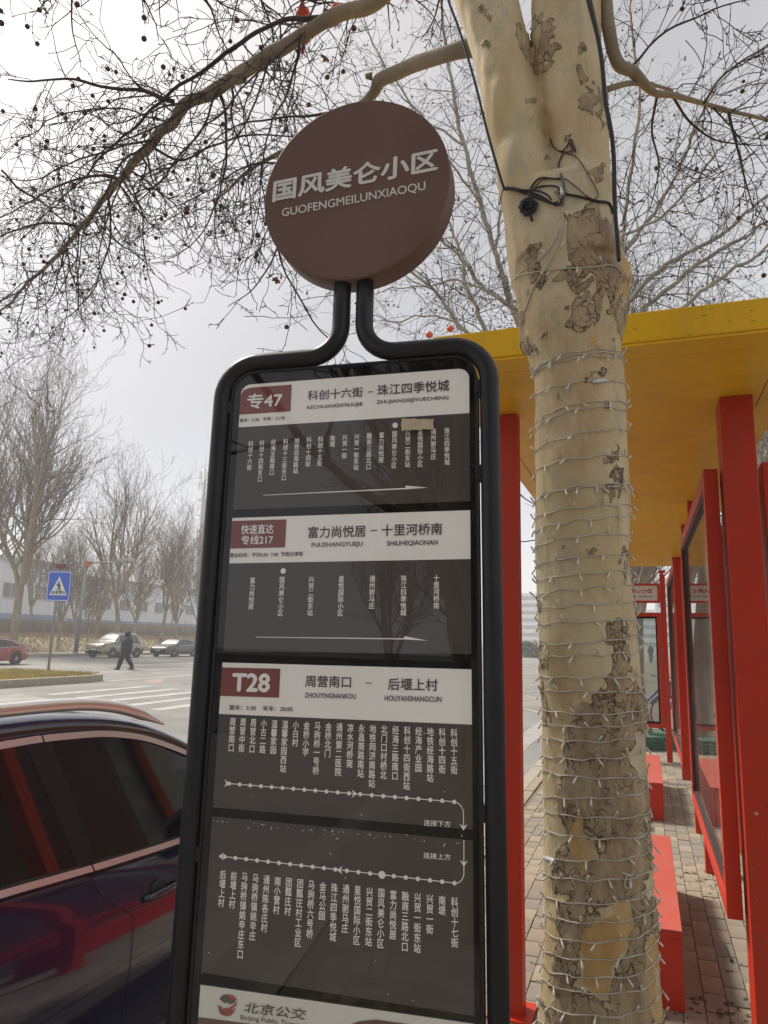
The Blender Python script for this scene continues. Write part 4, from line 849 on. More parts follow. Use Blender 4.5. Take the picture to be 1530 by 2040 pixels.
def onbark(ang, z, off=0.003):
    c, r = axis_at(z); d = Vector((math.sin(ang), -math.cos(ang), 0)); o_ = Vector((c.x, c.y, z))+d*(r+0.12)
    hit = bvh.ray_cast(o_, -d, 0.3)
    return (hit[0]+d*off, d) if hit[0] else (Vector((c.x, c.y, z))+d*(r+off), d)
loops = [(747, 706, 704), (750, 712, 711), (745, 700, 698), (787, 761, 759), (850, 803, 802), (867, 814, 822), (905, 863, 852), (943, 912, 907), (1001, 969, 963), (1003, 972, 975), (1034, 1011, 1001), (1060, 1036, 1022), (1096, 1068, 1066), (1130, 1109, 1100), (1160, 1143, 1132), (1188, 1172, 1162), (1217, 1205, 1195), (1245, 1238, 1230), (1285, 1280, 1260), (1313, 1305, 1297), (1348, 1350, 1345), (1378, 1378, 1382), (1410, 1423, 1407), (1442, 1448, 1435), (1468, 1477, 1460), (1505, 1512, 1493), (1535, 1549, 1543),
         (1587, 1590, 1571), (1614, 1629, 1618), (1652, 1670, 1658), (1711, 1715, 1692), (1742, 1754, 1730), (1784, 1801, 1763), (1820, 1838, 1801), (1850, 1877, 1827), (1891, 1912, 1871), (1926, 1949, 1910), (1947, 1980, 1940), (1992, 2025, 1985), (2035, 2062, 2030), (2080, 2110, 2070)]
view_a = math.atan2(-base_c.x, TY)            # direction of the camera seen from the trunk
rl = random.Random(17); path = []
for li, (yl, ym, yr) in enumerate(loops):
    z = []
    for (yy, fx) in ((yr, 1.0), (ym, 0.5), (yl, 0.0)):
        l, r = trunk_at(yy); px = l+(r-l)*fx; c0, r0_ = axis_at(onY(px, yy, TY).z)
        z.append(onY(px, yy, TY-(r0_ if fx == 0.5 else 0.03)).z)
    nz_ = None
    nx = loops[li+1] if li+1 < len(loops) else (yl+60, ym+60, yr+60)
    l, r = trunk_at(nx[2]); znext = onY(r, nx[2], TY-0.03).z
    for k in range(26):            # front half: right -> left
        t = k/25; a = view_a+rad(88)*(1-2*t); zz_ = z[0]*(1-t)*(1-2*t)+z[1]*4*t*(1-t)+z[2]*t*(2*t-1)
        path.append((a, zz_+0.0022*math.sin(k*1.1+li*2.3)+rl.gauss(0, 0.0006)))
    for k in range(1, 14):
        t = k/14; a = view_a-rad(88)-rad(184)*t; path.append((a, z[2]+(znext-z[2])*t))
wp = []; bulbs = []; acc = 0
for i, (a, z) in enumerate(path):
    p, d = onbark(a, z, 0.0028 if i % 26 else 0.004); wp.append(p)
    if len(wp) > 1:
        acc += (wp[-1]-wp[-2]).length
        if acc > 0.083:
            acc -= 0.083*rl.uniform(0.75, 1.25); rel = (a-view_a+math.pi) % (2*math.pi)-math.pi
            if abs(rel) < rad(112): bulbs.append((p, d, rel))
MBw = MB().tube(wp, 0.0012, 5); MBw.tube([p+Vector((0, 0, 0.0016*math.sin(i*0.9)))+Vector((0.0008*math.cos(i*1.3), -0.001, 0)) for i, p in enumerate(wp)], 0.0009, 4)
worldpart(MBw, lights).build('wire', WIRE, lights, True)
# dangling ends over the fork and the tied bundle
def bark_px(pts, off=0.004):
    out = []
    for x, y in pts:
        d = sight(x, y).normalized(); h = bvh.ray_cast(EYE, d, 8); out.append(h[0]-d*off if h[0] else onY(x, y, TY-0.1))
    return out
def smoothline(P, s=4):
    o = []; n = len(P)
    for i in range(n-1):
        p0, p1, p2, p3 = P[max(i-1, 0)], P[i], P[i+1], P[min(i+2, n-1)]
        for k in range(s):
            t = k/s; o.append(0.5*((2*p1)+(p2-p0)*t+(2*p0-5*p1+4*p2-p3)*t*t+(-p0+3*p1-3*p2+p3)*t**3))
    o.append(P[-1]); return o
ends = [[(1117, 385), (1120, 410), (1121, 440), (1112, 462), (1095, 495), (1070, 520), (1040, 540), (1024, 558)], [(1121, 440), (1115, 470), (1107, 495), (1090, 530), (1070, 560), (1056, 590), (1046, 620)],
        [(1020, 560), (1030, 550), (1060, 543), (1100, 537), (1140, 534), (1180, 532), (1215, 528), (1232, 534), (1240, 545)], [(1112, 345), (1117, 365), (1118, 385)]]
b = MB()
for e in ends: b.tube(smoothline(bark_px(e)), 0.0018, 5)
worldpart(b, lights).build('loose_wire', WIRE, lights, True)
bp = MB().lathe([(0, 0), (0.0017, 0.0), (0.0019, 0.008), (0.0026, 0.0085), (0.0028, 0.021), (0.0016, 0.0235), (0, 0.024)], 7).mesh('bulb', BULB, True)
for q in bark_px([(1078, 497), (1118, 497), (1082, 537), (1096, 540), (1150, 531), (1200, 524), (1050, 588), (1125, 420)], 0.004): bulbs.append((q, Vector((0, -1, 0)), 0.0))
for k, (p, d, rel) in enumerate(bulbs[:298]):
    updn = 1 if rl.random() < 0.42 else -1; side = Vector((-d.y, d.x, 0))
    dir_ = (Vector((0, 0, updn))*rl.uniform(0.6, 1.0)+side*rl.uniform(-0.7, 0.7)+d*rl.uniform(0.15, 0.75)).normalized()
    inst('bulb', bp, lights, inv @ Matrix.Translation(p+d*0.001) @ dir_.to_track_quat('Z', 'Y').to_matrix().to_4x4())
print('bulbs', min(298, len(bulbs)))
CONN = mat('connector_clear', (0.6, 0.6, 0.62), 0.2, coat=0.5)
for pts in ([(1180, 761), (1188, 760), (1194, 759), (1202, 758), (1211, 758)], [(1118, 372), (1118, 378), (1119, 384), (1119, 389)], [(1084, 1706), (1092, 1711), (1100, 1714), (1106, 1716)], [(1068, 1985), (1073, 1990), (1078, 1997), (1080, 2004)]):
    P_ = bark_px(pts, 0.006); worldpart(MB().tube(P_, [0.003, 0.0055, 0.0068, 0.0055, 0.003][:len(P_)], 10), lights).build('connector', CONN, lights, True)
lp = bark_px([(1238, 1738), (1246, 1741), (1255, 1746), (1258, 1756), (1255, 1766), (1248, 1769), (1244, 1762), (1246, 1752), (1251, 1744), (1262, 1742)], 0.007)
worldpart(MB().tube(smoothline(lp), 0.002, 5), lights).build('wire_knot', WIRE, lights, True)
# ================================================================== black cables
CAB = mat('cable_black', (0.008, 0.008, 0.013), 0.6); CRED = mat('cable_red', (0.10, 0.015, 0.015), 0.45)
ca = empty('power_cable', (-0.6, TY, 0.0), 'thin dark cable slanting across the left stem of the plane tree', 'cable')
P_ = [onY(x, y, 2.05) for x, y in ((880, -60), (893, 0), (915, 60), (945, 160), (970, 260), (990, 330), (1003, 372), (1010, 377))]
worldpart(MB().tube(smoothline(P_), 0.0042, 8), ca).build('cable', CAB, ca, True)
cb_ = empty('downlead', (0.1, TY, 0.0), 'thicker black cable hanging down along the right stem of the tree', 'cable')
P_ = [onY(x, y, 2.12) for x, y in ((1163, -60), (1172, 0), (1190, 70), (1200, 130), (1206, 200), (1218, 265), (1223, 320), (1224, 380), (1227, 440), (1231, 490), (1233, 520))]
worldpart(MB().tube(smoothline(P_), [0.0068]*30+[0.0058]*11, 8), cb_).build('cable', CAB, cb_, True)
P_ = [onY(x, y, 2.125) for x, y in ((1168, -60), (1177, 0), (1194, 80), (1203, 150), (1208, 220), (1217, 268))]
worldpart(MB().tube(smoothline(P_), 0.004, 6), cb_).build('cable', CAB, cb_, True)
wb = empty('wire_bundle', (-0.15, TY-0.2, 0.0), 'tangle of black and dark red wires with dangling coil at the tree fork', 'wires')
def wire(pts, r, m, off=0.008, nm='wire'): worldpart(MB().tube(smoothline(bark_px(pts, off)), r, 6), wb).build(nm, m, wb, True)
wire([(1003, 374), (1020, 374), (1045, 380), (1075, 390), (1095, 402), (1107, 408), (1116, 405), (1119, 395)], 0.0034, CAB)
wire([(1006, 376), (1030, 380), (1060, 390), (1085, 400), (1100, 405), (1112, 402)], 0.0030, CAB, 0.011)
wire([(1008, 372), (1035, 378), (1070, 380), (1090, 388), (1098, 398)], 0.0030, CAB, 0.014)
wire([(1060, 378), (1075, 372), (1095, 370), (1110, 372), (1115, 380)], 0.0028, CAB)
wire([(1057, 376), (1068, 360), (1082, 354), (1100, 356), (1117, 356)], 0.0034, CAB)
wire([(1065, 375), (1078, 360), (1090, 357)], 0.002, CRED, 0.012)
wire([(1112, 384), (1135, 388), (1160, 393), (1190, 401), (1210, 403), (1218, 412), (1222, 425)], 0.0042, CAB)
wire([(1122, 304), (1112, 330), (1119, 350), (1124, 370), (1124, 395), (1120, 410)], 0.0036, mat('cable_grey', (0.09, 0.09, 0.10), 0.5), 0.010)
wire([(1125, 306), (1140, 308), (1155, 320), (1170, 345), (1185, 370), (1192, 388), (1188, 396)], 0.0018, CRED)
wire([(1125, 355), (1145, 370), (1165, 388), (1180, 396)], 0.0018, CRED)
wire([(1120, 303), (1130, 290), (1138, 278), (1142, 290), (1147, 303)], 0.0028, CAB, 0.012)
wire([(1115, 300), (1130, 303), (1143, 296), (1135, 285), (1128, 295)], 0.0026, CRED, 0.010)
wire([(1095, 275), (1102, 292), (1112, 300), (1120, 304)], 0.0022, CAB)
wire([(1003, 374), (998, 392), (995, 408)], 0.0022, mat('cable_grey', (0.09, 0.09, 0.10), 0.5), 0.004)
cc = bark_px([(1052, 412)], 0.012)[0]; co_ = MB(); rc = random.Random(2)
for k in range(15):
    ax = rv(rc).normalized(); ax = (ax+Vector((0, -2.2, 0))).normalized(); u_ = ax.orthogonal().normalized(); v_ = ax.cross(u_); R_ = rc.uniform(0.010, 0.028)
    c = cc+Vector((rc.uniform(-0.008, 0.008), -0.0008*k, rc.uniform(-0.008, 0.006)))
    co_.tube([c+u_*R_*math.cos(q*0.42)+v_*R_*math.sin(q*0.42)*0.9 for q in range(15)], 0.0030, 6)
co_.tube(bark_px([(1054, 385), (1053, 400), (1056, 425), (1060, 440)], 0.02), 0.0045, 7)
worldpart(co_, wb).build('coil', CAB, wb, True)

# ================================================================== lanterns hung in the trees
LR1 = mat('lantern_red', (0.60, 0.09, 0.03), 0.5, bump=0.3, bs=30); LGD = mat('lantern_gold', (0.45, 0.22, 0.03), 0.5)
def lantern(p, r, label, ribs=12, tassel=True):
    t = empty('lantern', p, label, 'lantern', 'small red lanterns hung in the trees')
    for k in range(ribs):
        a0, a1 = 2*math.pi*k/ribs, 2*math.pi*(k+1)/ribs; b = MB()
        b.grid(lambda u, v: (r*(1.0+0.05*math.sin(math.pi*u))*math.sin(math.pi*(0.08+0.84*v))*math.cos(a0+(a1-a0)*u), r*(1.0+0.05*math.sin(math.pi*u))*math.sin(math.pi*(0.08+0.84*v))*math.sin(a0+(a1-a0)*u), r*0.88*math.cos(math.pi*(0.08+0.84*v))), 2, 8)
        if r < 0.05 and k: break
        if r < 0.05: b = MB().ball((0, 0, 0), r, 10, 7, (1, 1, 0.88))
        b.build('panel', LR1 if k % 3 else LGD if r > 0.05 else LR1, t, True)
    for s in (1, -1): MB().cyl(Vector((0, 0, s*r*0.84)), Vector((0, 0, s*r*0.98)), r*0.3, 10).build('cap', LGD, t)
    MB().tube([(0, 0, r*0.98), (0.003, 0, r*2.2)], r*0.03, 4).build('cord', CAB, t)
    if tassel:
        b = MB(); rq = random.Random(int(abs(p[0])*1000))
        for k in range(16): b.tube([(0, 0, -r), (rq.gauss(0, r*.12), rq.gauss(0, r*.12), -r*1.6), (rq.gauss(0, r*.3), rq.gauss(0, r*.3), -r*3.0)], r*0.03, 3, False)
        b.build('tassel', mat('tassel_red', (0.40, 0.02, 0.03), 0.8), t)
pz = 4.55
lantern(onZ(604, 26, pz), 0.033, 'red lantern just above the long bough, upper of the stacked pair')
lantern(onZ(605, 74, pz-0.05), 0.034, 'red and gold lantern just below the long bough, lower of the stacked pair')
lantern(onZ(671, 20, pz-0.06), 0.032, 'orange red lantern half hidden behind the long bough, right of the stacked pair')
lantern(onZ(605, -14, pz+0.08), 0.034, 'topmost red lantern cut off by the upper edge of the photo, above the pair')
lantern(onZ(757, -20, pz), 0.03, 'red lantern above the frame, long tassel hanging right of the long bough')
lantern(onZ(812, -28, pz), 0.03, 'red lantern above the frame beside the left tree stem, only its tassel in view')
lantern(onY(1052, 96, 2.55), 0.03, 'red lantern glimpsed between the two stems of the plane tree')
lantern(onY(855, 667, 9.0), 0.05, 'tiny red lantern low over the yellow roof edge, left of its twin', 10, False)
lantern(onY(897, 655, 9.3), 0.05, 'tiny red lantern low over the yellow roof edge, right of its twin', 10, False)

# ================================================================== bare trees behind
TR_FAR = mat('far_bark', (0.28, 0.235, 0.17), 0.9, var=0.3, vs=1.5, dirt=(0.10, 0.085, 0.07), ds=1.0, damt=0.7)
TW_FAR = mat('far_twig', (0.10, 0.075, 0.056), 0.9)
def tree_mesh(seed, H, r, fork, spread, lvl=4, k3=4, dens=1.0, up_=0.12, rmin=0.006):
    R_ = random.Random(seed); big = MB(); small = MB(); tips = []
    def br(p, d, L, r0, l):
        n = max(3, int(L/(0.5 if l < 2 else 0.32))); P = [p.copy()]; rs = [r0]; d = d.normalized()
        for i in range(n):
            d = (d+rv(R_)*(0.07+0.05*l)+Vector((0, 0, up_))).normalized(); p = p+d*(L/n); P.append(p.copy()); rs.append(max(rmin, r0*(1-0.75*(i+1)/n)))
            if l < lvl and i >= (1 if l else 2):
                for q in range(2 if l < 2 else 1):
                    if R_.random() < 0.72*dens:
                        ax = d.cross(rv(R_)).normalized(); cd_ = Quaternion(ax, rad(R_.uniform(25, 55)*spread)) @ d
                        br(p, cd_, L*R_.uniform(0.4, 0.65)*(1-0.3*i/n), rs[-1]*0.62, l+1)
        (big if l < 2 else small).tube(P, rs, 7 if l < 1 else (5 if l < 2 else 3), False)
        if l >= lvl-1: tips.append(p)
    # trunk
    P = [Vector((0, 0, -0.2))]; d = Vector((R_.gauss(0, .04), R_.gauss(0, .04), 1)); n = 6
    for i in range(n): d = (d+rv(R_)*0.03).normalized(); d.z = abs(d.z); P.append(P[-1]+d*(H*fork/n))
    big.tube(P, [r*1.15]+[r*(1-0.25*i/n) for i in range(1, n+1)], 9, False)
    m_ = R_.randint(4, 6)
    for k in range(m_):
        a = 2*math.pi*(k+R_.random()*.6)/m_; q = Vector((math.cos(a)*0.55*spread, math.sin(a)*0.55*spread, 1)); br(P[-1]-d*0.2*R_.random(), q, H*(1-fork)*R_.uniform(0.75, 1.0), r*0.55, 0)
    br(P[-1], Vector((0.05, 0, 1)), H*(1-fork), r*0.6, 0)
    return big, small, tips
def plant_tree(name, x, y, z, meshes, label, s=1.0, rz=0.0, group=None, cat='tree'):
    t = empty(name, (x, y, z), label, cat, group, rz); t.scale = (s, s, s)
    for nm, me in meshes:
        o = bpy.data.objects.new(nm, me); COL.objects.link(o); o.parent = t
    return t
kinds = []
for sd, H, r, fk, sp, ds_ in ((1, 15, 0.27, 0.24, 1.0, 0.62), (2, 13, 0.20, 0.30, 0.8, 0.64), (3, 11, 0.15, 0.25, 0.7, 0.66), (5, 14, 0.22, 0.34, 1.05, 0.60)):
    bg, sm_, tp = tree_mesh(sd, H, r, fk, sp, 4, dens=ds_, rmin=0.008)
    kinds.append([('trunk', bg.mesh('trunk', TR_FAR, True)), ('crown', sm_.mesh('crown', TW_FAR))]); print('tree', sd, len(bg.f), len(sm_.f))
def gx(px, Y): return onY(px, 1290, Y).x
far = [  # pixel column, distance Y, kind, scale, label
 (22, 47, 0, 1.42, 'tallest forked plane tree at the left edge of the photo, across the road'),
 (-70, 50, 3, 1.3, 'wide bare tree just outside the left edge beyond the red car'),
 (115, 50, 2, 0.80, 'slender dark trunked tree right behind the blue crossing sign post'),
 (232, 53, 1, 1.12, 'pale trunked tree with tall oval crown directly behind the olive car'),
 (318, 58, 1, 0.92, 'pale trunked tree behind the dark saloon, left of the mast'),
 (350, 66, 2, 0.95, 'thin tree standing behind the dark saloon near the sign frame'),
 (385, 70, 2, 1.0, 'thin pale tree partly hidden by the left tube of the bus stop sign'),
 (60, 68, 3, 0.92, 'bushy bare tree beyond the bank, left of the blue crossing sign'),
 (150, 72, 2, 1.05, 'tree beyond the bank just right of the blue crossing sign'),
 (185, 64, 2, 0.85, 'small tree on the bank between the lamp post and the olive car'),
 (265, 76, 0, 0.80, 'farther tree on the bank right of the walking person'),
 (335, 100, 3, 1.0, 'distant tree over the bonnet of the dark saloon'),
 (172, 58, 2, 0.62, 'low young tree beside the grey lamp post'),
]
for i, (px, Y, k, s, lb) in enumerate(far):
    plant_tree('bare_tree', gx(px, Y), Y, 0.35, kinds[k], lb, s, i*1.9, 'bare trees across the road')
# trees on our side, beyond the shelter, big plane tree with limbs leaving behind the trunk
b2_ = empty('plane_tree', (-0.25, 13.4, 0), 'second plane tree in a green netted pit behind the route board', 'tree')
BGL = mat('limb_pale', (0.33, 0.295, 0.24), 0.85, var=0.25, vs=4, dirt=(0.15, 0.13, 0.11), ds=2, damt=0.7)
TWB = mat('twig_mid', (0.085, 0.066, 0.060), 0.85)
tw2 = MB(); tp2 = []; r2 = random.Random(77)
limb([Vector((-0.12, 13.4, -0.05)), Vector((-0.2, 13.4, 0.8)), Vector((-0.32, 13.4, 2.0)), Vector((-0.45, 13.3, 3.4)), Vector((-0.5, 13.2, 4.6))], [0.23, 0.18, 0.17, 0.165, 0.17], BARK if False else LIMB, b2_, 'trunk', 14)
def LY(L_, Y, dY=0.0): return [onY(x, y, Y+dY*i) for i, (x, y) in enumerate(L_)]
root_ = (1120, 760)
big_l = [([root_, (1065, 700), (1030, 640), (1005, 560), (985, 500), (955, 400), (925, 290), (905, 200), (888, 90), (878, 0), (870, -80)], 12.8, .070, .022),
         ([root_, (1050, 640), (1005, 600), (960, 572), (925, 520), (880, 480), (845, 440), (810, 420)], 12.2, .055, .016),
         ([(1060, 700), (975, 665), (950, 612), (928, 570), (922, 520), (905, 470), (870, 400), (800, 330), (740, 290)], 11.6, .045, .012),
         ([(1010, 700), (935, 665), (905, 638), (880, 597), (850, 567), (800, 535), (745, 520), (690, 540), (640, 560)], 11.2, .042, .008),
         ([(930, 660), (900, 640), (870, 632), (830, 630), (790, 640), (740, 632), (700, 650)], 11.0, .022, .006),
         ([(1000, 600), (960, 575), (900, 560), (850, 570), (790, 575), (735, 590)], 11.4, .026, .006),
         ([root_, (1230, 660), (1262, 590), (1330, 527), (1432, 471), (1480, 430), (1530, 390), (1600, 330)], 12.6, .055, .02),
         ([(1200, 700), (1290, 612), (1364, 545), (1432, 500), (1487, 470), (1530, 440), (1600, 400)], 12.2, .045, .016),
         ([(1250, 700), (1364, 607), (1432, 556), (1487, 520), (1530, 490), (1600, 455)], 11.9, .040, .016),
         ([root_, (1225, 560), (1245, 430), (1262, 300), (1275, 200), (1262, 90), (1255, 0), (1250, -80)], 13.0, .045, .016),
         ([(1230, 520), (1290, 440), (1340, 360), (1370, 300), (1390, 240), (1440, 160), (1500, 110), (1560, 80)], 12.7, .032, .010),
         ([(1240, 470), (1320, 430), (1400, 340), (1440, 290), (1530, 240), (1600, 215)], 12.5, .028, .008),
         ([(985, 500), (1000, 400), (985, 300), (1000, 180), (985, 60), (990, -60)], 12.9, .030, .010),
         ([(1180, 620), (1190, 480), (1180, 350), (1195, 200), (1190, 60)], 13.1, .05, .02),
         ([(925, 290), (850, 240), (800, 180), (750, 100), (720, 20), (700, -60)], 12.8, .026, .008),
         ([(955, 400), (900, 330), (860, 290), (800, 240), (740, 200), (690, 190)], 12.6, .024, .006)]
for L_, Y, ra, rb in big_l:
    n = len(L_); P_, R_ = limb(LY(L_, Y), [ra+(rb-ra)*i/(n-1) for i in range(n)], BGL, b2_, 'limb', 8, 0.05)
    clothe(P_, R_, tw2, tp2, r2, 0.16, 2.1, 3, 0.013, 0.004, 0.12, kids=0.78, rmin=0.0032, step_=0.15)
o = worldpart(tw2, b2_).build('twigs', TWB, b2_); o['kind'] = 'stuff'
print('tree2', len(tw2.f))
bm2 = MB(); k_ = 0
for p, d, l in tp2:
    px, py = seen(p)
    if r2.random() < 0.09 and px > 600: bm2.ball(p+Vector((0, 0, -0.06)), 0.02, 6, 4); k_ += 1
o = worldpart(bm2, b2_).build('seed_balls', BALL, b2_); o['kind'] = 'stuff'
pit = MB(); 
for zc in range(5): pit.lathe([(0.62, 0.04+zc*0.055), (0.626, 0.045+zc*0.055), (0.62, 0.05+zc*0.055)], 28, Matrix.Translation((-0.15, 13.4, 0)), True)
for k in range(40):
    a = 2*math.pi*k/40; pit.tube([(-0.15+0.622*math.cos(a), 13.4+0.622*math.sin(a), 0), (-0.15+0.622*math.cos(a), 13.4+0.622*math.sin(a), 0.28)], 0.004, 4)
nt_ = empty('tree_guard', (-0.15, 13.4, 0), 'low green mesh guard round the foot of the second plane tree', 'tree guard')
worldpart(pit, nt_).build('mesh_guard', mat('net_green', (0.03, 0.16, 0.08), 0.6), nt_)
worldpart(MB().lathe([(0.60, 0.0), (0.60, 0.20), (0.0, 0.22)], 24, Matrix.Translation((-0.15, 13.4, 0))), nt_).build('net_lining', mat('net_dark', (0.05, 0.11, 0.075), 0.8, var=.4, vs=20), nt_)
for i, (x, y, k, s, lb) in enumerate([(-0.4, 24, 0, .85, 'third plane tree along the pavement, beyond the netted one'), (-0.5, 36, 3, .9, 'fourth tree along the pavement beyond the shelter'), (-0.4, 48, 0, .9, 'fifth tree along the pavement, hazy'),
      (4.5, 30, 1, .95, 'tree behind the shelter glass, right of the pavement row'), (6.5, 20, 3, .8, 'nearer tree behind the shelter, seen through its glazing'), (5.5, 44, 0, .8, 'hazy tree far behind the shelter glazing'), (8.5, 55, 1, 1.0, 'faint tree near the beige apartment block'),
      (-1.0, 66, 0, 1.0, 'faint tree at the far end of the pavement')]):
    plant_tree('bare_tree', x, y, 0, kinds[k], lb, s, i*2.3+1, 'bare trees on the bus stop side')
# the part of the street behind the photographer (shows only mirrored in the sign glass and car)
for i, (x, y, k, s, lb) in enumerate([(-0.25, -3.4, 0, .62, 'plane tree just behind the photographer, mirrored in the top route panel'), (0.1, -12, 3, .8, 'second tree behind the photographer'), (-0.3, -20, 0, .9, 'third tree behind the photographer'), (4, -16, 1, 1.0, 'tree behind the photographer, set back'), (-4, -40, 3, 1., 'far tree behind the photographer on the left'), (2, -34, 0, .9, 'far tree behind the photographer on the right'), (7, -28, 3, 1., 'far tree behind the photographer at the wall')]):
    plant_tree('bare_tree', x, y, 0, kinds[k], lb, s, i*1.3, 'bare trees behind the photographer')
# ================================================================== cars
CGL = mat('car_glass', (0.006, 0.007, 0.008), 0.03, coat=0.3)
DGL = mat('dusty_glass', (0.12, 0.12, 0.11), 0.35, var=0.3, vs=3)
TYRE = mat('tyre', (0.03, 0.03, 0.03), 0.85); RIM = mat('rim', (0.55, 0.55, 0.56), 0.3, metal=0.9)
def lerp_tab(tb, x):
    if x <= tb[0][0]: return tb[0][1]
    for (a, va), (b, vb) in zip(tb, tb[1:]):
        if x <= b:
            t = (x-a)/(b-a); return va+(vb-va)*t
    return tb[-1][1]
def smooth_tab(tb, k=0.10):
    return lambda x: (lerp_tab(tb, x-k)+2*lerp_tab(tb, x-k/2)+2*lerp_tab(tb, x)+2*lerp_tab(tb, x+k/2)+lerp_tab(tb, x+k))/8.0
def car(name, label, cat, loc, rz, d, group=None):
    c = empty(name, loc, label, cat, group, rz)
    L, W = d['L'], d['W']/2; paint = d['paint']
    top = smooth_tab(d['top'], 0.12); belt = smooth_tab(d['belt'], 0.15); bot = d.get('bot', 0.22)
    def hw(x):      # plan shape: narrower at nose and tail
        e = max(0, (abs(x)-(L/2-0.75))/0.75); return W*(1-0.20*e**2.2)
    def zbot(x):
        e = max(0, (abs(x)-(L/2-0.5))/0.5); return bot+0.10*e*e
    def gy(x, z):   # greenhouse side
        return hw(x)-0.055-0.30*max(0, z-belt(x))
    def side_y(x, z):
        b = belt(x); zb = zbot(x); t = (z-zb)/(b-zb)
        if z > b: return gy(x, z)
        cr = d.get('crease', 0.60); w_ = hw(x)
        return w_*(0.955+0.045*math.sin(math.pi*min(1, max(0, t*0.92+0.03)))**0.7) - (0.012 if t > cr else 0.0)*min(1, (t-cr)/0.05) - 0.035*max(0, (t-0.82)/0.18)**2
    def section(x):
        zb, b, t_ = zbot(x), belt(x), max(top(x), belt(x)+0.015); h = t_-b; pts = [(0, zb), (hw(x)*0.8, zb)]
        for t in (0.02, 0.12, 0.25, 0.4, 0.5, d.get('crease', .6)-0.01, d.get('crease', .6)+0.04, 0.75, 0.88, 0.95, 0.99): z = zb+(b-zb)*t; pts.append((side_y(x, z), z))
        pts.append((gy(x, b)+0.004, b+0.003)); c_ = min(0.075, h*0.7)
        for t in (0.15, 0.4, 0.7, 1.0): z = b+0.003+(h-c_)*t; pts.append((gy(x, z), z))
        y1 = gy(x, b+h-c_); 
        for a in (20, 45, 70, 90): pts.append((y1-c_*1.3*(1-math.cos(rad(a))), t_-c_+c_*math.sin(rad(a))*0.92))
        yl = pts[-1][0]; pts += [(yl*0.66, t_-c_*.08+0.008), (yl*0.33, t_-c_*.08+0.014), (0, t_-c_*.08+0.016)]
        return pts
    n = d.get('n', 70); xs = [-L/2+L*i/n for i in range(n+1)]; b = MB(); K = None
    for x in xs:
        s = section(x); s = s+[(-y, z) for y, z in reversed(s[:-1])][:-1]; K = len(s)
        b.v += [(x, y, z) for y, z in s]
    for i in range(n):
        for j in range(K): b.f.append((i*K+j, i*K+(j+1) % K, (i+1)*K+(j+1) % K, (i+1)*K+j))
    b.f += [tuple(range(K)), tuple(n*K+j for j in reversed(range(K)))]
    bo = b.build('body', paint, c, True)
    try:
        bo.data.set_sharp_from_angle(angle=rad(38))
    except Exception: pass
    def strip(nm, xb, xt, zl, zh, m, off=0.004, nx=14, sides=(1, -1), nv=4):
        for s in sides:
            def fn(u, v):
                x = (xb[0]+(xb[1]-xb[0])*u)*(1-v)+(xt[0]+(xt[1]-xt[0])*u)*v; z = zl(x)+(zh(x)-zl(x))*v
                return (x, s*(side_y(x, z)+off), z)
            q = MB().grid(fn, nx, nv)
            if s > 0: q.f = [tuple(reversed(f)) for f in q.f]
            q.build(nm, m, c, True)
    for (xb, xt, zl, zh) in d['windows']:
        strip('window', xb, xt, zl, zh, CGL, 0.005)
    for (nm, xb, xt, zl, zh, m, off) in d.get('trims', []): strip(nm, xb, xt, zl, zh, m, off, 30)
    for nm, (xa, xb_) in (('windscreen', d['wind']), ('rear_window', d['rear'])):
        def fn(u, v):
            x = xa+(xb_-xa)*u; s = section(x); yl = s[-4][0]*0.97; y = yl*(2*v-1); a = abs(y); t_ = max(top(x), belt(x)+0.015); h = t_-belt(x); c_ = min(0.075, h*0.7)
            return (x, y, t_-c_*.08+0.016-0.016*(a/yl)**2+0.006)
        MB().grid(fn, 14, 12).build(nm, CGL if d.get('clean') else DGL, c, True)
    for (x, r) in d['wheels']:
        for s in (1, -1):
            y = s*(W-0.005)
            MB().cyl(Vector((x, s*(W-0.16), r+0.03)), Vector((x, s*(W+0.004), r+0.03)), r+0.055, 28).build('wheel_arch', RUB, c)
            wh = MB().lathe([(r*0.62, -0.10), (r*0.95, -0.10), (r, -0.07), (r, 0.07), (r*0.95, 0.10), (r*0.66, 0.10), (r*0.62, 0.06)], 28, Matrix.Translation((x, s*(W-0.085), r)) @ Matrix.Rotation(-s*math.pi/2, 4, 'X')).build('wheel', TYRE, c, True)
            rm = MB(); mr_ = Matrix.Translation((x, s*(W-0.02), r)) @ Matrix.Rotation(-s*math.pi/2, 4, 'X')
            rm.lathe([(r*0.56, -0.06), (r*0.64, 0.022), (r*0.66, 0.018), (r*0.66, -0.05)], 28, mr_, False)
            for k in range(10):
                a = 2*math.pi*k/10+(0.12 if k % 2 else -0.12); p0 = mr_ @ Vector((0.03*math.cos(a), 0.03*math.sin(a), 0.012)); p1 = mr_ @ Vector((r*0.60*math.cos(a+0.03), r*0.60*math.sin(a+0.03), 0.012)); rm.tube([p0, p1], [0.018, 0.014], 5)
            rm.cyl(mr_ @ Vector((0, 0, -0.01)), mr_ @ Vector((0, 0, 0.025)), 0.06, 12)
            o = rm.build('rim', RIM, wh, True)
    def block(nm, x0, x1, y0, y1, z0, z1, m, bev=0.01, both=True):
        for s in ((1, -1) if both else (1,)):
            MB().box(x0, x1, min(s*y0, s*y1), max(s*y0, s*y1), z0, z1).build(nm, m, c, False, bev)
    for it in d.get('blocks', []): block(*it)
    return c
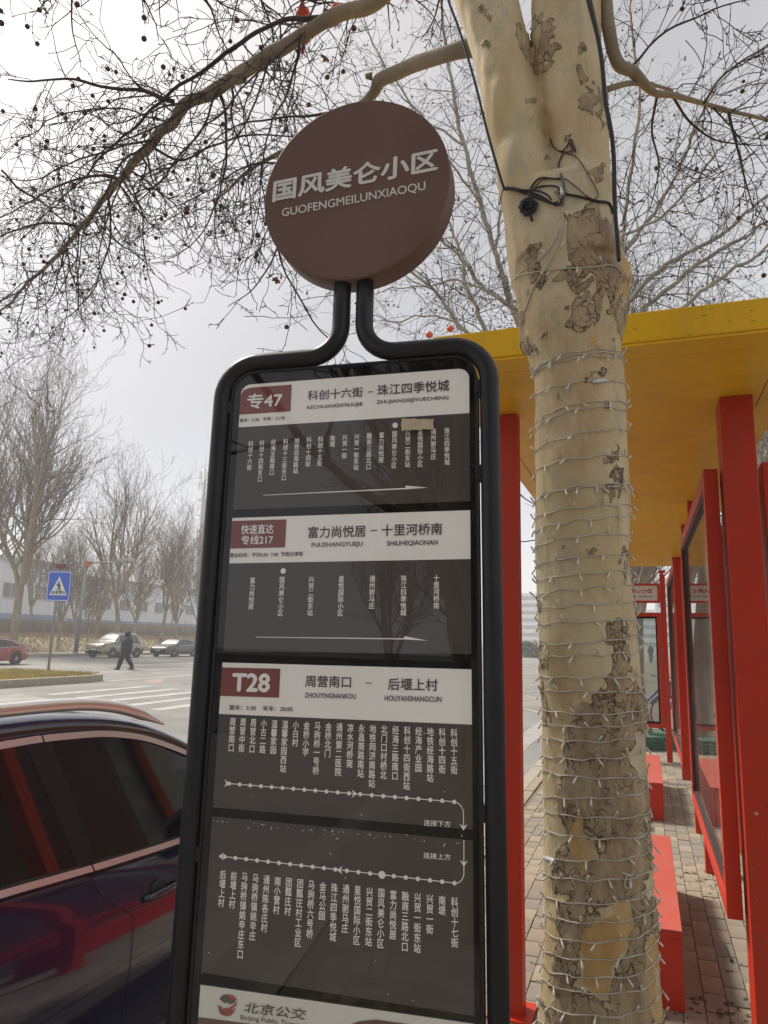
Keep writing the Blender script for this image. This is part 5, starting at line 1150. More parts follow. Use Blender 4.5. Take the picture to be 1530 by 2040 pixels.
LAMP = mat('headlamp_glass', (0.16, 0.165, 0.17), 0.15, coat=0.8); TAIL = mat('tail_lamp', (0.25, 0.01, 0.01), 0.2, coat=0.8); PLATE = mat('number_plate_blue', (0.03, 0.08, 0.35), 0.5); PLG = mat('number_plate_pale', (0.5, 0.55, 0.55), 0.5)

# ---- near dark car at the kerb, front towards +Y
NAVY = mat('navy_paint', (0.007, 0.009, 0.042), 0.12, metal=0.2, coat=1.0, spec=0.5, var=0.1, vs=2)
X0 = 2.30
wt = smooth_tab([(-1.75, 1.32), (-1.3, 1.40), (-0.6, 1.422), (-0.1, 1.428), (0.25, 1.41), (0.5, 1.365), (0.75, 1.28), (1.0, 1.17), (1.25, 1.03), (1.45, 0.92)], 0.10)
bt = smooth_tab([(-2.3, 1.05), (-1.5, 1.03), (-0.4, 0.985), (0.1, 0.945), (0.54, 0.918), (1.3, 0.895), (2.0, 0.84), (2.3, 0.74)], 0.15)
ntop = [(-2.3, 1.02), (-2.15, 1.16), (-1.75, 1.38), (-1.2, 1.465), (-0.5, 1.505), (0.0, 1.50), (0.3, 1.475), (0.6, 1.415), (0.9, 1.295), (1.2, 1.14), (1.42, 0.99), (1.8, 0.93), (2.15, 0.85), (2.3, 0.70)]
near = dict(L=4.6, W=1.85, paint=NAVY, top=ntop, belt=[(-2.3, 1.03), (-1.5, 1.01), (-0.4, 0.965), (0.1, 0.928), (0.54, 0.900), (1.3, 0.880), (2.0, 0.82), (2.3, 0.68)], n=110, crease=0.80, clean=1,
    windows=[((-0.70, 0.01), (-0.62, -0.16), lambda x: bt(x)+0.012, lambda x: wt(x)-0.028), ((0.10, 1.22), (-0.05, 0.62), lambda x: bt(x)+0.012, lambda x: max(wt(x)-0.028, bt(x)+0.03)), ((-1.55, -0.80), (-1.25, -0.72), lambda x: bt(x)+0.012, lambda x: wt(x)-0.028)],
    trims=[('belt_trim', (-1.6, 0.075), (-1.6, 0.065), lambda x: bt(x)-0.012, lambda x: bt(x)+0.010, CHROME, 0.012), ('belt_trim', (0.083, 1.30), (0.073, 1.30), lambda x: bt(x)-0.012, lambda x: bt(x)+0.010, CHROME, 0.012),
           ('window_trim', (-1.35, -0.088), (-1.35, -0.095), lambda x: wt(x)-0.022, lambda x: wt(x)+0.002, CHROME, 0.011), ('window_trim', (-0.080, 1.36), (-0.087, 1.36), lambda x: wt(x)-0.022, lambda x: wt(x)+0.002, CHROME, 0.011),
           ('pillar_cover', (0.005, 0.105), (-0.165, -0.045), lambda x: bt(x)+0.012, lambda x: wt(x)-0.028, BLACK, 0.0065),
           ('window_seal', (-0.70, 0.01), (-0.70, 0.01), lambda x: bt(x)+0.010, lambda x: bt(x)+0.019, RUB, 0.009), ('window_seal', (0.10, 1.15), (0.10, 1.15), lambda x: bt(x)+0.010, lambda x: bt(x)+0.019, RUB, 0.009),
           ('door_gap', (0.105, 0.109), (0.075, 0.079), lambda x: bt(x)-0.10, lambda x: bt(x)-0.018, RUB, 0.0015),
           ('door_gap', (0.28, 0.284), (0.105, 0.109), lambda x: 0.72, lambda x: bt(x)-0.10, RUB, 0.0015), ('door_gap', (0.25, 0.254), (0.28, 0.284), lambda x: 0.30, lambda x: 0.72, RUB, 0.0015),
           ('door_gap', (-0.95, -0.946), (-0.8, -0.796), lambda x: 0.45, lambda x: bt(x)-0.018, RUB, 0.0015)],
    wind=(0.58, 1.38), rear=(-2.12, -1.62), wheels=[(1.45, 0.34), (-1.35, 0.34)],
    blocks=[('headlamp', 2.0, 2.24, 0.55, 0.80, 0.62, 0.76, LAMP), ('tail_lamp', -2.29, -2.15, 0.5, 0.80, 0.78, 0.95, TAIL), ('mirror', 0.82, 1.0, 0.90, 1.08, 0.94, 1.06, NAVY, 0.04)])
nc = car('parked_car', 'dark navy car with chrome window trim and roof rails at the near kerb', 'car', (-2.83, X0, RZ), math.pi/2, near)
# door handle, roof rail
def handle(x0, z0):
    y = lambda x, z: -(0.925*0.985)
    h = MB(); pts = [(x0, y(0, 0)-0.005, z0), (x0+0.02, y(0, 0)-0.028, z0+0.003), (x0+0.07, y(0, 0)-0.036, z0+0.008), (x0+0.14, y(0, 0)-0.034, z0+0.008), (x0+0.19, y(0, 0)-0.022, z0+0.006), (x0+0.215, y(0, 0)-0.004, z0+0.004)]
    h.tube(smoothline([Vector(p) for p in pts]), 0.0125, 10); h.build('door_handle', NAVY, nc, True)
    MB().ball((x0+0.10, -0.908, z0+0.018), 1.0, 16, 10, (0.055, 0.012, 0.028)).build('handle_recess', RUB, nc, True)
handle(0.34, 0.765); handle(-0.80, 0.80)
for s in (-1, 1):
    rp = [Vector((x, s*(0.925-0.055-0.30*(wt(x)-bt(x))-0.03), z)) for x, z in ((-1.55, 1.405), (-1.45, 1.445), (-1.0, 1.500), (-0.5, 1.525), (0.0, 1.525), (0.25, 1.508), (0.45, 1.468), (0.66, 1.395))]
    MB().tube(smoothline(rp), [0.018]+[0.025]*25+[0.016, 0.010, 0.006], 10).build('roof_rail', CHROME, nc, True)
# ---- cars across the road, fronts towards -Y
OLV = mat('olive_silver_paint', (0.24, 0.225, 0.175), 0.3, metal=0.3, coat=0.8); DRK = mat('slate_paint', (0.018, 0.022, 0.024), 0.3, metal=0.2, coat=0.8); REDC = mat('wine_red_paint', (0.26, 0.018, 0.02), 0.25, metal=0.2, coat=1.0)
b2f = lambda tb: smooth_tab(tb, 0.15)
sb_ = [(-2.4, 0.98), (-1.5, 1.06), (0, 1.04), (1.0, 1.02), (1.9, 0.93), (2.4, 0.72)]; sbl = b2f(sb_)
stop_ = [(-2.4, 1.05), (-2.25, 1.30), (-1.95, 1.66), (-1.3, 1.80), (-0.3, 1.83), (0.35, 1.77), (0.85, 1.48), (1.2, 1.20), (1.5, 1.14), (2.15, 1.06), (2.4, 0.84)]; stl = smooth_tab(stop_)
suv = dict(L=4.8, W=1.92, paint=OLV, top=stop_, belt=sb_, bot=0.28, n=50,
    windows=[((-1.75, -1.18), (-1.45, -1.15), lambda x: sbl(x)+0.03, lambda x: stl(x)-0.13), ((-1.10, -0.12), (-1.08, -0.14), lambda x: sbl(x)+0.03, lambda x: stl(x)-0.11), ((-0.04, 0.90), (-0.06, 0.42), lambda x: sbl(x)+0.03, lambda x: stl(x)-0.11)],
    trims=[('sill_cladding', (-2.2, 2.2), (-2.2, 2.2), lambda x: 0.30, lambda x: 0.44, RUB, 0.006)], wind=(0.38, 1.13), rear=(-2.2, -1.8), wheels=[(1.42, 0.36), (-1.40, 0.36)],
    blocks=[('headlamp', 2.05, 2.34, 0.52, 0.84, 0.80, 0.93, LAMP), ('grille_bar', 2.30, 2.42, 0.0, 0.55, 0.83, 0.87, SILVER), ('grille', 2.28, 2.39, 0.0, 0.55, 0.74, 0.92, BLK2), ('bumper_lower', 2.25, 2.42, 0.0, 0.72, 0.32, 0.55, BLK2), ('skid_trim', 2.3, 2.44, 0.45, 0.75, 0.50, 0.55, SILVER), ('number_plate', 2.40, 2.43, 0.0, 0.22, 0.56, 0.68, PLG), ('mirror', 0.72, 0.9, 0.96, 1.12, 1.06, 1.2, OLV, 0.04), ('roof_rail', -1.5, 0.1, 0.60, 0.63, 1.80, 1.86, SILVER)])
car('parked_car', 'olive silver crossover parked facing left across the road, behind the walking person', 'car', (-38.55, 47.3, RZ), -math.pi/2, suv)
db_ = [(-2.4, 0.92), (-1.2, 0.95), (0, 0.92), (1.0, 0.90), (1.9, 0.82), (2.4, 0.62)]; dbl = b2f(db_)
dtop = [(-2.4, 0.90), (-2.15, 1.05), (-1.7, 1.20), (-1.1, 1.40), (-0.4, 1.475), (0.2, 1.45), (0.6, 1.27), (1.05, 1.02), (1.5, 0.95), (2.1, 0.86), (2.4, 0.68)]; dtl = smooth_tab(dtop)
sed = dict(L=4.8, W=1.85, paint=DRK, top=dtop, belt=db_, bot=0.20, n=50,
    windows=[((-1.75, -1.10), (-1.15, -0.95), lambda x: dbl(x)+0.025, lambda x: max(dtl(x)-0.10, dbl(x)+0.03)), ((-1.02, -0.05), (-0.9, -0.08), lambda x: dbl(x)+0.025, lambda x: dtl(x)-0.10), ((0.03, 0.88), (0.0, 0.35), lambda x: dbl(x)+0.025, lambda x: max(dtl(x)-0.10, dbl(x)+0.03))],
    trims=[('belt_trim', (-1.8, 0.9), (-1.8, 0.9), lambda x: dbl(x), lambda x: dbl(x)+0.025, SILVER, 0.006)], wind=(0.32, 1.0), rear=(-2.05, -1.25), wheels=[(1.42, 0.33), (-1.40, 0.33)],
    blocks=[('headlamp', 2.0, 2.32, 0.45, 0.80, 0.62, 0.74, LAMP), ('grille_bar', 2.26, 2.42, 0.0, 0.50, 0.62, 0.65, SILVER), ('grille_bar', 2.26, 2.42, 0.0, 0.50, 0.68, 0.71, SILVER), ('grille', 2.2, 2.405, 0.0, 0.7, 0.30, 0.48, BLK2), ('number_plate', 2.405, 2.43, 0.0, 0.22, 0.48, 0.58, PLG), ('mirror', 0.62, 0.8, 0.92, 1.08, 0.94, 1.06, DRK, 0.04)])
car('parked_car', 'dark grey saloon with dusty windscreen parked behind the olive crossover', 'car', (-37.6, 53.7, RZ), -math.pi/2, sed)
redd = dict(sed); redd['paint'] = REDC; redd['trims'] = [('belt_trim', (-1.8, 0.9), (-1.75, 0.9), lambda x: dbl(x), lambda x: dbl(x)+0.02, SILVER, 0.006), ('window_trim', (-1.7, 0.4), (-1.7, 0.4), lambda x: max(dtl(x)-0.10, dbl(x)+.03), lambda x: max(dtl(x)-0.08, dbl(x)+.05), SILVER, 0.006)]
redd['blocks'] = [('tail_lamp', -2.36, -2.05, 0.45, 0.83, 0.72, 0.84, TAIL), ('headlamp', 2.0, 2.32, 0.45, 0.80, 0.62, 0.74, LAMP), ('mirror', 0.62, 0.8, 0.92, 1.08, 0.94, 1.06, REDC, 0.04), ('door_handle', -0.9, -0.72, 0.915, 0.94, 0.78, 0.81, SILVER)]
car('red_car', 'wine red saloon cut off by the left edge of the photo, rear towards the crossing', 'car', (-33.7, 30.75, RZ), -math.pi/2, redd)

# ================================================================== people
def figure(name, label, loc, rz, joints, edges, radii, m, scale=1.0, extra=None):
    t = empty(name, loc, label, 'person', None, rz)
    me = bpy.data.meshes.new('body'); me.from_pydata([tuple(Vector(j)*scale) for j in joints], edges, []); o = bpy.data.objects.new('body', me); COL.objects.link(o)
    md = o.modifiers.new('skin', 'SKIN'); 
    bpy.context.view_layer.update()
    sv = me.skin_vertices[0].data if me.skin_vertices else None
    if sv is None:
        me.skin_vertices  # layer is created with the modifier in the UI only
    return t, o, me
def skin_body(joints, edges, radii, m, parent, name='body'):
    bm = bmesh.new(); lay = bm.verts.layers.skin.verify(); vs = []
    for i, (j, r) in enumerate(zip(joints, radii)):
        v = bm.verts.new(j); v[lay].radius = r if hasattr(r, '__len__') else (r, r); v[lay].use_root = (i == 0); vs.append(v)
    for a, b in edges: bm.edges.new((vs[a], vs[b]))
    me = bpy.data.meshes.new(name); bm.to_mesh(me); bm.free(); o = bpy.data.objects.new(name, me); COL.objects.link(o)
    o.modifiers.new('skin', 'SKIN').use_smooth_shade = True; s = o.modifiers.new('sub', 'SUBSURF'); s.levels = 2; s.render_levels = 2
    bpy.context.view_layer.update(); me2 = bpy.data.meshes.new_from_object(o.evaluated_get(bpy.context.evaluated_depsgraph_get())); bpy.data.objects.remove(o)
    me2.materials.clear(); me2.materials.append(m); me2.name = name; me2.polygons.foreach_set('use_smooth', [True]*len(me2.polygons))
    o = bpy.data.objects.new(name, me2); COL.objects.link(o); o.parent = parent; return o
COAT = mat('dark_coat', (0.014, 0.017, 0.026), 0.75, var=0.3, vs=6, bump=0.4, bs=18); SKIN = mat('skin', (0.42, 0.26, 0.19), 0.6); SHOE = mat('shoe', (0.015, 0.015, 0.015), 0.5)
pp_ = empty('person', (-25.1, 31.65, RZ), 'person in a dark hooded padded coat striding across the road away from the camera', 'person', None, rad(218))
# local: x forward, y left; stride with both legs apart
J = [(0, 0, 0.98), (0.0, 0, 1.18), (0.02, 0, 1.40), (0.02, 0, 1.52), (0.03, 0, 1.62), (0.03, 0, 1.72), # pelvis..head
     (0.0, 0.11, 0.92), (0.16, 0.12, 0.52), (0.24, 0.12, 0.10), (0.34, 0.12, 0.05),
     (0.0, -0.11, 0.92), (-0.08, -0.12, 0.50), (-0.26, -0.12, 0.13), (-0.18, -0.12, 0.04),
     (0.01, 0.19, 1.42), (-0.06, 0.27, 1.16), (0.06, 0.27, 0.93), (0.01, -0.19, 1.42), (0.00, -0.28, 1.16), (0.15, -0.20, 1.00)]
E_ = [(0, 1), (1, 2), (2, 3), (3, 4), (4, 5), (0, 6), (6, 7), (7, 8), (8, 9), (0, 10), (10, 11), (11, 12), (12, 13), (2, 14), (14, 15), (15, 16), (2, 17), (17, 18), (18, 19)]
Rr_ = [(.17, .20), (.16, .20), (.15, .20), (.09, .10), (.10, .10), (.085, .085), .14, .11, .085, .05, .14, .11, .085, .05, .12, .11, .08, .12, .11, .08]
pp_.scale = (1.35, 1.28, 1.06)
skin_body(J, E_, Rr_, COAT, pp_)
MB().lathe([(0.0, 0.14), (0.06, 0.13), (0.115, 0.06), (0.125, -0.02), (0.11, -0.10), (0.13, -0.15), (0.16, -0.19)], 14, Matrix.Translation((0.0, 0, 1.70))).build('hood', COAT, pp_, True)
MB().ball((0.085, 0, 1.66), 1.0, 10, 8, (0.055, 0.075, 0.10)).build('face', SKIN, pp_, True)
MB().lathe([(0.24, -0.04), (0.255, 0.25), (0.25, 0.5), (0.21, 0.64), (0.10, 0.74)], 16, Matrix.Translation((0.0, 0, 0.82)) @ Matrix.Diagonal((0.85, 1.1, 1, 1))).build('padded_coat', COAT, pp_, True)
for (x, y, z) in ((0.29, 0.12, 0.035), (-0.21, -0.12, 0.05)): MB().ball((x, y, z), 1.0, 10, 6, (0.14, 0.05, 0.04)).build('shoe', SHOE, pp_, True)
for (x, y, z) in ((0.07, 0.27, 0.86), (0.17, -0.19, 0.95)):
    for k in range(5): pass
    MB().ball((x, y, z), 1.0, 8, 6, (0.035, 0.025, 0.06)).build('glove', SHOE, pp_, True)
fp = onZ(1297, 1321, 0.0)
pq = empty('person', (fp.x, fp.y, 0), 'tiny distant person in dark clothes on the pavement, seen through the clear poster case', 'person', None, rad(80))
skin_body([(a*0.9, b*0.7, c) for a, b, c in J], E_, Rr_, mat('blue_grey_clothes', (0.05, 0.06, 0.09), 0.8), pq)

# ================================================================== street furniture across the road
STEEL = mat('grey_pole', (0.27, 0.275, 0.28), 0.5, metal=0.3, var=0.15, vs=3)
BLUE = mat('sign_blue', (0.008, 0.10, 0.58), 0.45); SWH = mat('sign_white', (0.72, 0.74, 0.78), 0.5); SBK = mat('sign_black', (0.02, 0.02, 0.03), 0.6)
ps = onZ(96, 1337, 0.08); YS = ps.y
cs = empty('crossing_sign', (ps.x, YS, 0.05), 'blue square pedestrian crossing sign on a leaning pole in the traffic island', 'road sign')
top_ = onY(120, 1122, YS); worldpart(MB().tube([Vector((ps.x, YS, 0.05)), Vector((ps.x*0.5+top_.x*0.5, YS, top_.z*0.5)), top_], 0.055, 12), cs).build('pole', STEEL, cs, True)
c0, c1, c2, c3 = [onY(x, y, YS-0.09) for x, y in ((91, 1197.5), (137.5, 1198.5), (143.5, 1138), (97, 1137))]
def sq(u, v, dy=0.0): 
    p = (c0*(1-u)+c1*u)*(1-v)+(c3*(1-u)+c2*u)*v; return Vector((p.x, YS-0.09-dy, p.z))
def sgn(nm, uv, dy, m): worldpart(MB().poly([sq(u, v, dy) for u, v in uv]), cs).build(nm, m, cs)
def rsq(a, r=0.07): 
    o = []
    for cx_, cy_, s0 in ((1-a-r, a+r, -90), (1-a-r, 1-a-r, 0), (a+r, 1-a-r, 90), (a+r, a+r, 180)):
        o += [(cx_+r*math.cos(rad(s0+k*18)), cy_+r*math.sin(rad(s0+k*18))) for k in range(6)]
    return o
n_ = len(rsq(0)); pl = MB(); pl.add([sq(u, v, 0) for u, v in rsq(0)]+[sq(u, v, -0.02) for u, v in rsq(0)], [tuple(range(n_)), tuple(range(2*n_-1, n_-1, -1))]+[(i, i+n_, (i+1) % n_+n_, (i+1) % n_) for i in range(n_)])
worldpart(pl, cs).build('sign_plate', BLUE, cs)
out_, inn = rsq(0.02), rsq(0.045, 0.06); bd_ = MB(); bd_.add([sq(u, v, 0.004) for u, v in out_]+[sq(u, v, 0.004) for u, v in inn], [(i, (i+1) % n_, n_+(i+1) % n_, n_+i) for i in range(n_)]); worldpart(bd_, cs).build('border_line', SWH, cs)
sgn('triangle', [(0.12, 0.20), (0.88, 0.20), (0.50, 0.82)], 0.006, SWH)
for k, u in enumerate((0.20, 0.31, 0.42, 0.53, 0.64, 0.75)): sgn('crossing_bar', [(u, 0.235), (u+0.055, 0.235), (u+0.055-(u-0.46)*0.16, 0.335), (u-(u-0.46)*0.16, 0.335)], 0.010, SBK)
sgn('walker', [(0.505+0.035*math.cos(k*math.pi/6), 0.625+0.033*math.sin(k*math.pi/6)) for k in range(12)], 0.012, SBK)
sgn('walker', [(0.47, 0.59), (0.535, 0.59), (0.56, 0.46), (0.49, 0.44), (0.455, 0.53)], 0.012, SBK)
sgn('walker', [(0.47, 0.575), (0.41, 0.50), (0.385, 0.505), (0.455, 0.60)], 0.0125, SBK); sgn('walker', [(0.53, 0.57), (0.60, 0.49), (0.585, 0.475), (0.52, 0.53)], 0.0125, SBK)
sgn('walker', [(0.49, 0.45), (0.53, 0.44), (0.50, 0.36), (0.44, 0.27), (0.405, 0.28), (0.46, 0.38)], 0.0125, SBK); sgn('walker', [(0.52, 0.46), (0.565, 0.46), (0.60, 0.37), (0.655, 0.29), (0.62, 0.275), (0.56, 0.35)], 0.0125, SBK)
worldpart(MB().box(top_.x-0.16, top_.x+0.25, YS-0.07, YS+0.07, top_.z-0.22, top_.z-0.04), cs).build('signal_box', mat('dark_red_box', (0.16, 0.03, 0.03), 0.6), cs)
# grey camera mast with arm
lp0 = onZ(150, 1304, 0.05); YL = lp0.y
lpE = empty('camera_mast', (lp0.x, YL, 0.05), 'grey roadside mast with a horizontal arm and traffic cameras beside the bank', 'mast')
tp_ = onY(173, 1118, YL); ar = onY(262, 1120, YL)
worldpart(MB().tube([Vector((lp0.x, YL, 0.05)), tp_], [0.17, 0.11], 12), lpE).build('pole', STEEL, lpE, True)
worldpart(MB().tube([tp_+Vector((0, 0, -0.1)), ar], [0.07, 0.045], 8), lpE).build('arm', STEEL, lpE, True)
worldpart(MB().lathe([(0.3, 0), (0.3, 0.06), (0.18, 0.08), (0.17, 0.25)], 12, Matrix.Translation((lp0.x, YL, 0.05))), lpE).build('base_flange', STEEL, lpE)
for px in (238, 250, 262):
    a = onY(px, 1117, YL); worldpart(MB().box(a.x-0.22, a.x+0.22, YL-0.12, YL+0.12, a.z-0.08, a.z+0.16), lpE).build('camera_unit', mat('camera_grey', (0.35, 0.36, 0.38), 0.5), lpE, False, 0.03)
a = onY(176, 1124, YL); worldpart(MB().box(a.x-0.15, a.x+0.25, YL-0.2, YL-0.1, a.z-0.25, a.z+0.22), lpE).build('warning_box', mat('orange_red', (0.42, 0.09, 0.04), 0.6), lpE, False, 0.02)
# telecom mast, far
MX = onY(398, 1270, 150); mt = empty('telecom_mast', (MX.x, 150, 0), 'slim telecom mast with antennas rising beside the left tube of the bus stop sign', 'mast')
tpm = onY(408, 935, 150)
worldpart(MB().tube([Vector((MX.x-0.7, 150, 0)), tpm], [1.0, 0.45], 12), mt).build('pole', STEEL, mt, True)
worldpart(MB().tube([tpm, tpm+Vector((0.3, 0, 4.6))], [0.06, 0.03], 6), mt).build('lightning_rod', STEEL, mt)
for k in range(7):
    f = 0.35+0.65*k/7; q = Vector((MX.x-0.7, 150, 0)).lerp(tpm, f); worldpart(MB().lathe([(1.3, 0), (1.35, 0.12), (1.3, 0.2)], 14, Matrix.Translation(q), True), mt).build('platform_ring', STEEL, mt)
for k in range(9):
    a = 2*math.pi*k/9; q = tpm+Vector((math.cos(a)*1.1, math.sin(a)*1.1, -1.6-(k % 2)*2.6)); worldpart(MB().box(q.x-0.18, q.x+0.18, q.y-0.12, q.y+0.12, q.z-1.1, q.z+1.1), mt).build('antenna_panel', SWH, mt)

# ================================================================== buildings
BW = mat('factory_white', (0.58, 0.60, 0.63), 0.6, var=0.05, vs=0.4); BB = mat('factory_blue', (0.10, 0.17, 0.34), 0.6, var=0.1, vs=0.3); WIN = mat('window_dark', (0.05, 0.06, 0.07), 0.15); ROOFM = mat('roof_grey', (0.33, 0.34, 0.36), 0.7)
def factory(name, label, x, y0, y1, h, blue, win_n, depth=20, rough=None):
    t = empty(name, (x, (y0+y1)/2, 0), label, 'building')
    prism('wall', x-depth, x, y0, y1, -0.2, h, BW, t, 0); prism('base_band', x+0.001, x+0.08, y0, y1, -0.2, blue, BB, t, 0)
    prism('roof', x-depth, x+0.5, y0-0.4, y1+0.4, h+0.002, h+0.5, ROOFM, t, 0)
    n = int((y1-y0)/1.2); rb = MB()
    for k in range(n): yy = y0+0.6+k*1.2; rb.box(x+0.001, x+0.05, yy-0.06, yy+0.06, blue, h-0.02)
    o = worldpart(rb, t).build('wall_ribs', BW, t); o['kind'] = 'stuff'
    for k in range(win_n):
        yy = y0+4+(y1-y0-8)*k/max(1, win_n-1); prism('window', x+0.051, x+0.10, yy-1.4, yy+1.4, h*0.55, h*0.72, WIN, t, 0); prism('window_sill', x+0.101, x+0.2, yy-1.5, yy+1.5, h*0.55-0.12, h*0.55-0.02, ROOFM, t, 0)
        prism('window_mullion', x+0.101, x+0.12, yy-0.04, yy+0.04, h*0.55, h*0.72, BW, t, 0)
    return t
factory('factory_hall', 'large white factory hall with blue base band beyond the big left tree', -92, 52, 98, 12.5, 4.4, 7)
factory('factory_hall', 'lower white hall with blue base right of the camera mast, behind the olive car', -92, 100, 150, 11.0, 4.0, 9)
factory('factory_hall', 'hazy white hall low on the horizon behind the dark grey saloon', -100, 155, 240, 12.0, 3.5, 8)
wl = empty('site_wall', (-78, 100, 0), 'long low tan brush fence along the top of the bank', 'fence')
for k in range(40): prism('fence_panel', -70.1, -70, 40+k*4.0, 43.9+k*4.0, 0.0, 3.1, mat('brush_fence', (0.20, 0.155, 0.115), 0.95, var=0.35, vs=1.5, dirt=(0.12, 0.1, 0.09), ds=0.7, damt=0.6), wl, 0)
sc_ = MB(); rr = random.Random(31)
for k in range(9000):
    y = rr.uniform(38, 190); x = -64+rr.gauss(0, 3); h = abs(rr.gauss(0, 1.0))+0.6; a = rr.uniform(0, 6.28); q = Vector((x, y, 0.9)); l = Vector((math.cos(a)*0.4, math.sin(a)*0.4, 1))*h; w_ = Vector((0.03, 0.03, 0)); sc_.poly([q-w_, q+w_, q+l])
tag(sc_.build('scrub', TW_FAR), 'brown leafless scrub along the foot of the brush fence', 'shrubs', kind='stuff')
# right: apartment block and low wall seen past the shelter
APM = mat('apartment_beige', (0.58, 0.50, 0.38), 0.8, var=0.05, vs=0.3)
ab = empty('apartment_block', (22, 52, 0), 'beige apartment block with window cages and balconies behind the shelter', 'building')
ax0 = onY(1508, 950, 48).x
AH = onY(1515, 740, 48).z; prism('wall', ax0, ax0+26, 48, 64, 0, AH, APM, ab, 0); prism('roof_parapet', ax0-0.3, ax0+26.3, 47.7, 64.3, AH+0.002, AH+0.6, APM, ab, 0)
for fl in range(int((AH-1)/2.9)):
    for k in range(6):
        xx = ax0+1.3+k*4.2; zz_ = 1.2+fl*2.9
        prism('window', xx, xx+1.5, 47.93, 47.998, zz_, zz_+1.5, WIN, ab, 0); prism('window_frame', xx+0.7, xx+0.78, 47.90, 47.929, zz_, zz_+1.5, SWH, ab, 0)
        cg = MB()
        for q in range(7): cg.box(xx+0.02+q*0.24, xx+0.045+q*0.24, 47.35, 47.37, zz_-0.1, zz_+1.5)
        for q in range(3): cg.box(xx, xx+1.5, 47.345, 47.375, zz_-0.1+q*0.75, zz_-0.07+q*0.75)
        cg.box(xx, xx+1.5, 47.35, 47.9, zz_-0.13, zz_-0.1); worldpart(cg, ab).build('window_cage', ROOFM, ab)
        if (fl+k) % 2: prism('air_conditioner', xx+1.8, xx+2.6, 47.6, 47.99, zz_-0.1, zz_+0.5, SWH, ab, 0.02)
hg = MB(); rr = random.Random(41)
for k in range(42000):
    y = rr.uniform(6, 75); x = 5.5+rr.gauss(0, 0.5); z = rr.uniform(0, 1.5); s_ = rr.uniform(0.015, 0.04); d = rv(rr).normalized(); u_ = d.orthogonal().normalized()*s_; v_ = d.cross(u_).normalized()*s_*0.6; p = Vector((x, y, z)); hg.poly([p-u_, p-v_, p+u_, p+v_])
tag(hg.build('hedge', mat('winter_hedge', (0.075, 0.065, 0.04), 0.9, var=0.5, vs=3)), 'brown winter hedge behind the shelter, seen through its glass', 'hedge', kind='stuff')
lw = empty('boundary_wall', (8, 40, 0), 'grey boundary wall behind the hedge', 'wall'); 
for k in range(30): prism('wall_panel', 8.0, 8.2, -30+k*4, -26.05+k*4, 0, 2.3, mat('wall_grey', (0.26, 0.25, 0.235), 0.9, var=0.1, vs=1, dirt=(0.15, 0.14, 0.13), ds=.5, damt=.6), lw, 0)
# haze-grey towers down the street
for (px, py, Y, w_, lb) in ((1047, 1182, 330, 26, 'hazy grey tower block far down the street left of the tree'), (1400, 1150, 260, 30, 'hazy tower block far behind the shelter glass'), (1080, 1230, 420, 60, 'lower hazy block beyond the tower far down the street'), (1320, 1215, 300, 30, 'hazy slab block behind the route board')):
    q = onY(px, py, Y); t = empty('tower_block', (q.x, Y, 0), lb, 'building'); prism('wall', q.x-w_/2, q.x+w_/2, Y, Y+15, 0, q.z, BW, t, 0)
    nz_ = int(q.z/3.2); nx_ = int(w_/4)
    for f in range(nz_): prism('window_band', q.x-w_/2+1, q.x+w_/2-1, Y-0.1, Y-0.002, 1.2+f*3.2, 2.7+f*3.2, WIN, t, 0)
# round bush and far hedge at the end of the kerb
for i, (px, py, Y, r, lb) in enumerate(((1048, 1302, 95, 2.0, 'round clipped evergreen bush at the far end of the road'), (1062, 1303, 92, 1.3, 'lower dark hedge right of the round bush'))):
    q = onZ(px, py, RZ); q = Vector((onY(px, py, Y).x, Y, RZ)); b = MB(); rq = random.Random(i)
    for k in range(2600):
        d = rv(rq).normalized(); p = q+Vector((d.x*r, d.y*r, abs(d.z)*r*0.95+0.1))*rq.uniform(0.8, 1.0); p = Vector((q.x+(p.x-q.x), q.y+(p.y-q.y), p.z)); s_ = rq.uniform(0.06, 0.16); u_ = d.orthogonal().normalized()*s_; v_ = d.cross(u_); b.poly([p-u_-v_, p+u_-v_, p+u_+v_, p-u_+v_])
    tag(b.build('bush', mat('evergreen', (0.035, 0.05, 0.03), 0.9, var=0.4, vs=2)), lb, 'bush')
# buildings behind the photographer closing the view in the mirror
t = empty('back_block', (-10, -75, 0), 'low grey building far behind the photographer, only mirrored in the glass', 'building'); prism('wall', -50, 30, -90, -75, 0, 8, mat('wall_dim', (0.22, 0.21, 0.20), 0.9), t, 0); prism('roof', -50.5, 30.5, -90.5, -74.5, 8.002, 8.6, ROOFM, t, 0)
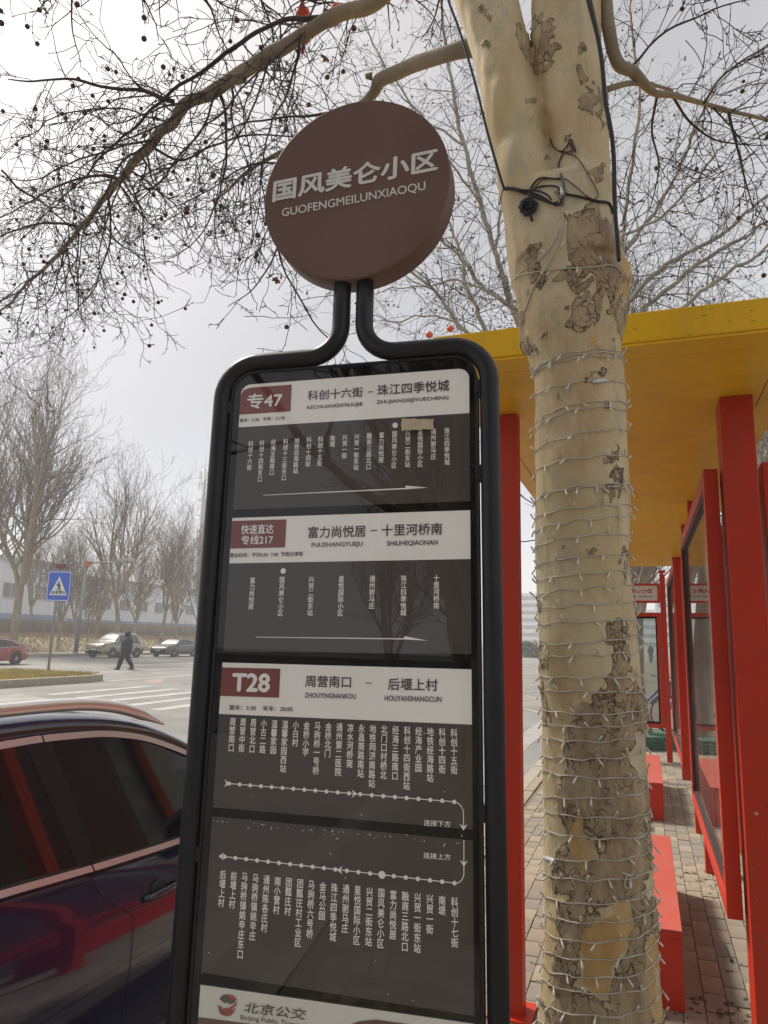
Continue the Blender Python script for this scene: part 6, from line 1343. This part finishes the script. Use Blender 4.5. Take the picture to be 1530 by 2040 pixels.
# ---- shared bicycle behind the board
BKB = mat('bike_blue', (0.03, 0.09, 0.28), 0.4); BKD = mat('bike_dark', (0.03, 0.03, 0.035), 0.5); BKP = mat('bike_purple', (0.10, 0.07, 0.22), 0.5)
def bicycle(x, y, rz, label, m, ml):
    t = empty('bicycle', (x, y, 0.0), label, 'bicycle', 'shared bicycles beyond the route board', rz)
    for wx in (-0.5, 0.5):
        wlm = MB(); 
        MB().tube([Vector((wx+0.32*math.cos(a*math.pi/12), 0, 0.34+0.32*math.sin(a*math.pi/12))) for a in range(25)], 0.02, 6, False).build('wheel', BKD, t, True)
        sp_ = MB(); [sp_.tube([(wx, 0.0, 0.34), (wx+0.31*math.cos(a*math.pi/6), 0, 0.34+0.31*math.sin(a*math.pi/6))], 0.004, 3, False) for a in range(12)]; sp_.build('spokes', SILVER, t)
        MB().tube([Vector((wx+0.36*math.cos(a*math.pi/12), 0, 0.34+0.36*math.sin(a*math.pi/12))) for a in range(2, 11)], 0.024, 6).build('mudguard', ml, t, True)
    for P_ in ([(-0.5, 0, 0.34), (-0.12, 0, 0.36), (0.36, 0, 0.80), (0.40, 0, 0.95)], [(-0.12, 0, 0.36), (-0.22, 0, 0.92)], [(0.5, 0, 0.34), (0.38, 0, 0.95)], [(-0.5, 0, 0.34), (-0.18, 0, 0.66)]): MB().tube(P_, 0.026, 8).build('frame', m, t, True)
    MB().tube([(0.30, 0.26, 1.06), (0.36, 0.18, 1.05), (0.40, 0, 0.98), (0.36, -0.18, 1.05), (0.30, -0.26, 1.06)], 0.014, 6).build('handlebar', BKD, t, True)
    MB().ball((-0.25, 0, 0.95), 1.0, 10, 6, (0.14, 0.08, 0.035)).build('saddle', BKD, t, True)
    bk = MB(); bk.box(0.50, 0.78, -0.17, 0.17, 0.68, 0.70)
    for k in range(9): bk.box(0.50+k*0.034, 0.506+k*0.034, -0.17, -0.163, 0.70, 0.92); bk.box(0.50+k*0.034, 0.506+k*0.034, 0.163, 0.17, 0.70, 0.92)
    bk.box(0.50, 0.78, -0.172, -0.16, 0.915, 0.93); bk.box(0.50, 0.78, 0.16, 0.172, 0.915, 0.93); bk.build('basket', BKD, t)
bicycle(-0.12, 15.6, rad(20), 'blue shared bicycle standing behind the clear poster case', BKB, BKB)
bicycle(0.42, 15.9, rad(75), 'blue and violet bicycle in the gap right of the route board post', BKP, BKD)
lw_ = onZ(1310, 1490, 0)
# ================================================================== haze
hz = MB().box(-420, 420, -140, 560, -1.3, 45); ho = hz.build('haze', None); ho['kind'] = 'stuff'; ho['label'] = 'thin pale winter haze filling the air'
hm = bpy.data.materials.new('haze'); hm.use_nodes = True; t = hm.node_tree; t.nodes.clear(); v = t.nodes.new('ShaderNodeVolumePrincipled'); v.inputs['Color'].default_value = (0.93, 0.94, 0.96, 1); v.inputs['Density'].default_value = 0.0019; v.inputs['Anisotropy'].default_value = 0.2
o = t.nodes.new('ShaderNodeOutputMaterial'); t.links.new(v.outputs[0], o.inputs['Volume']); ho.data.materials.append(hm)
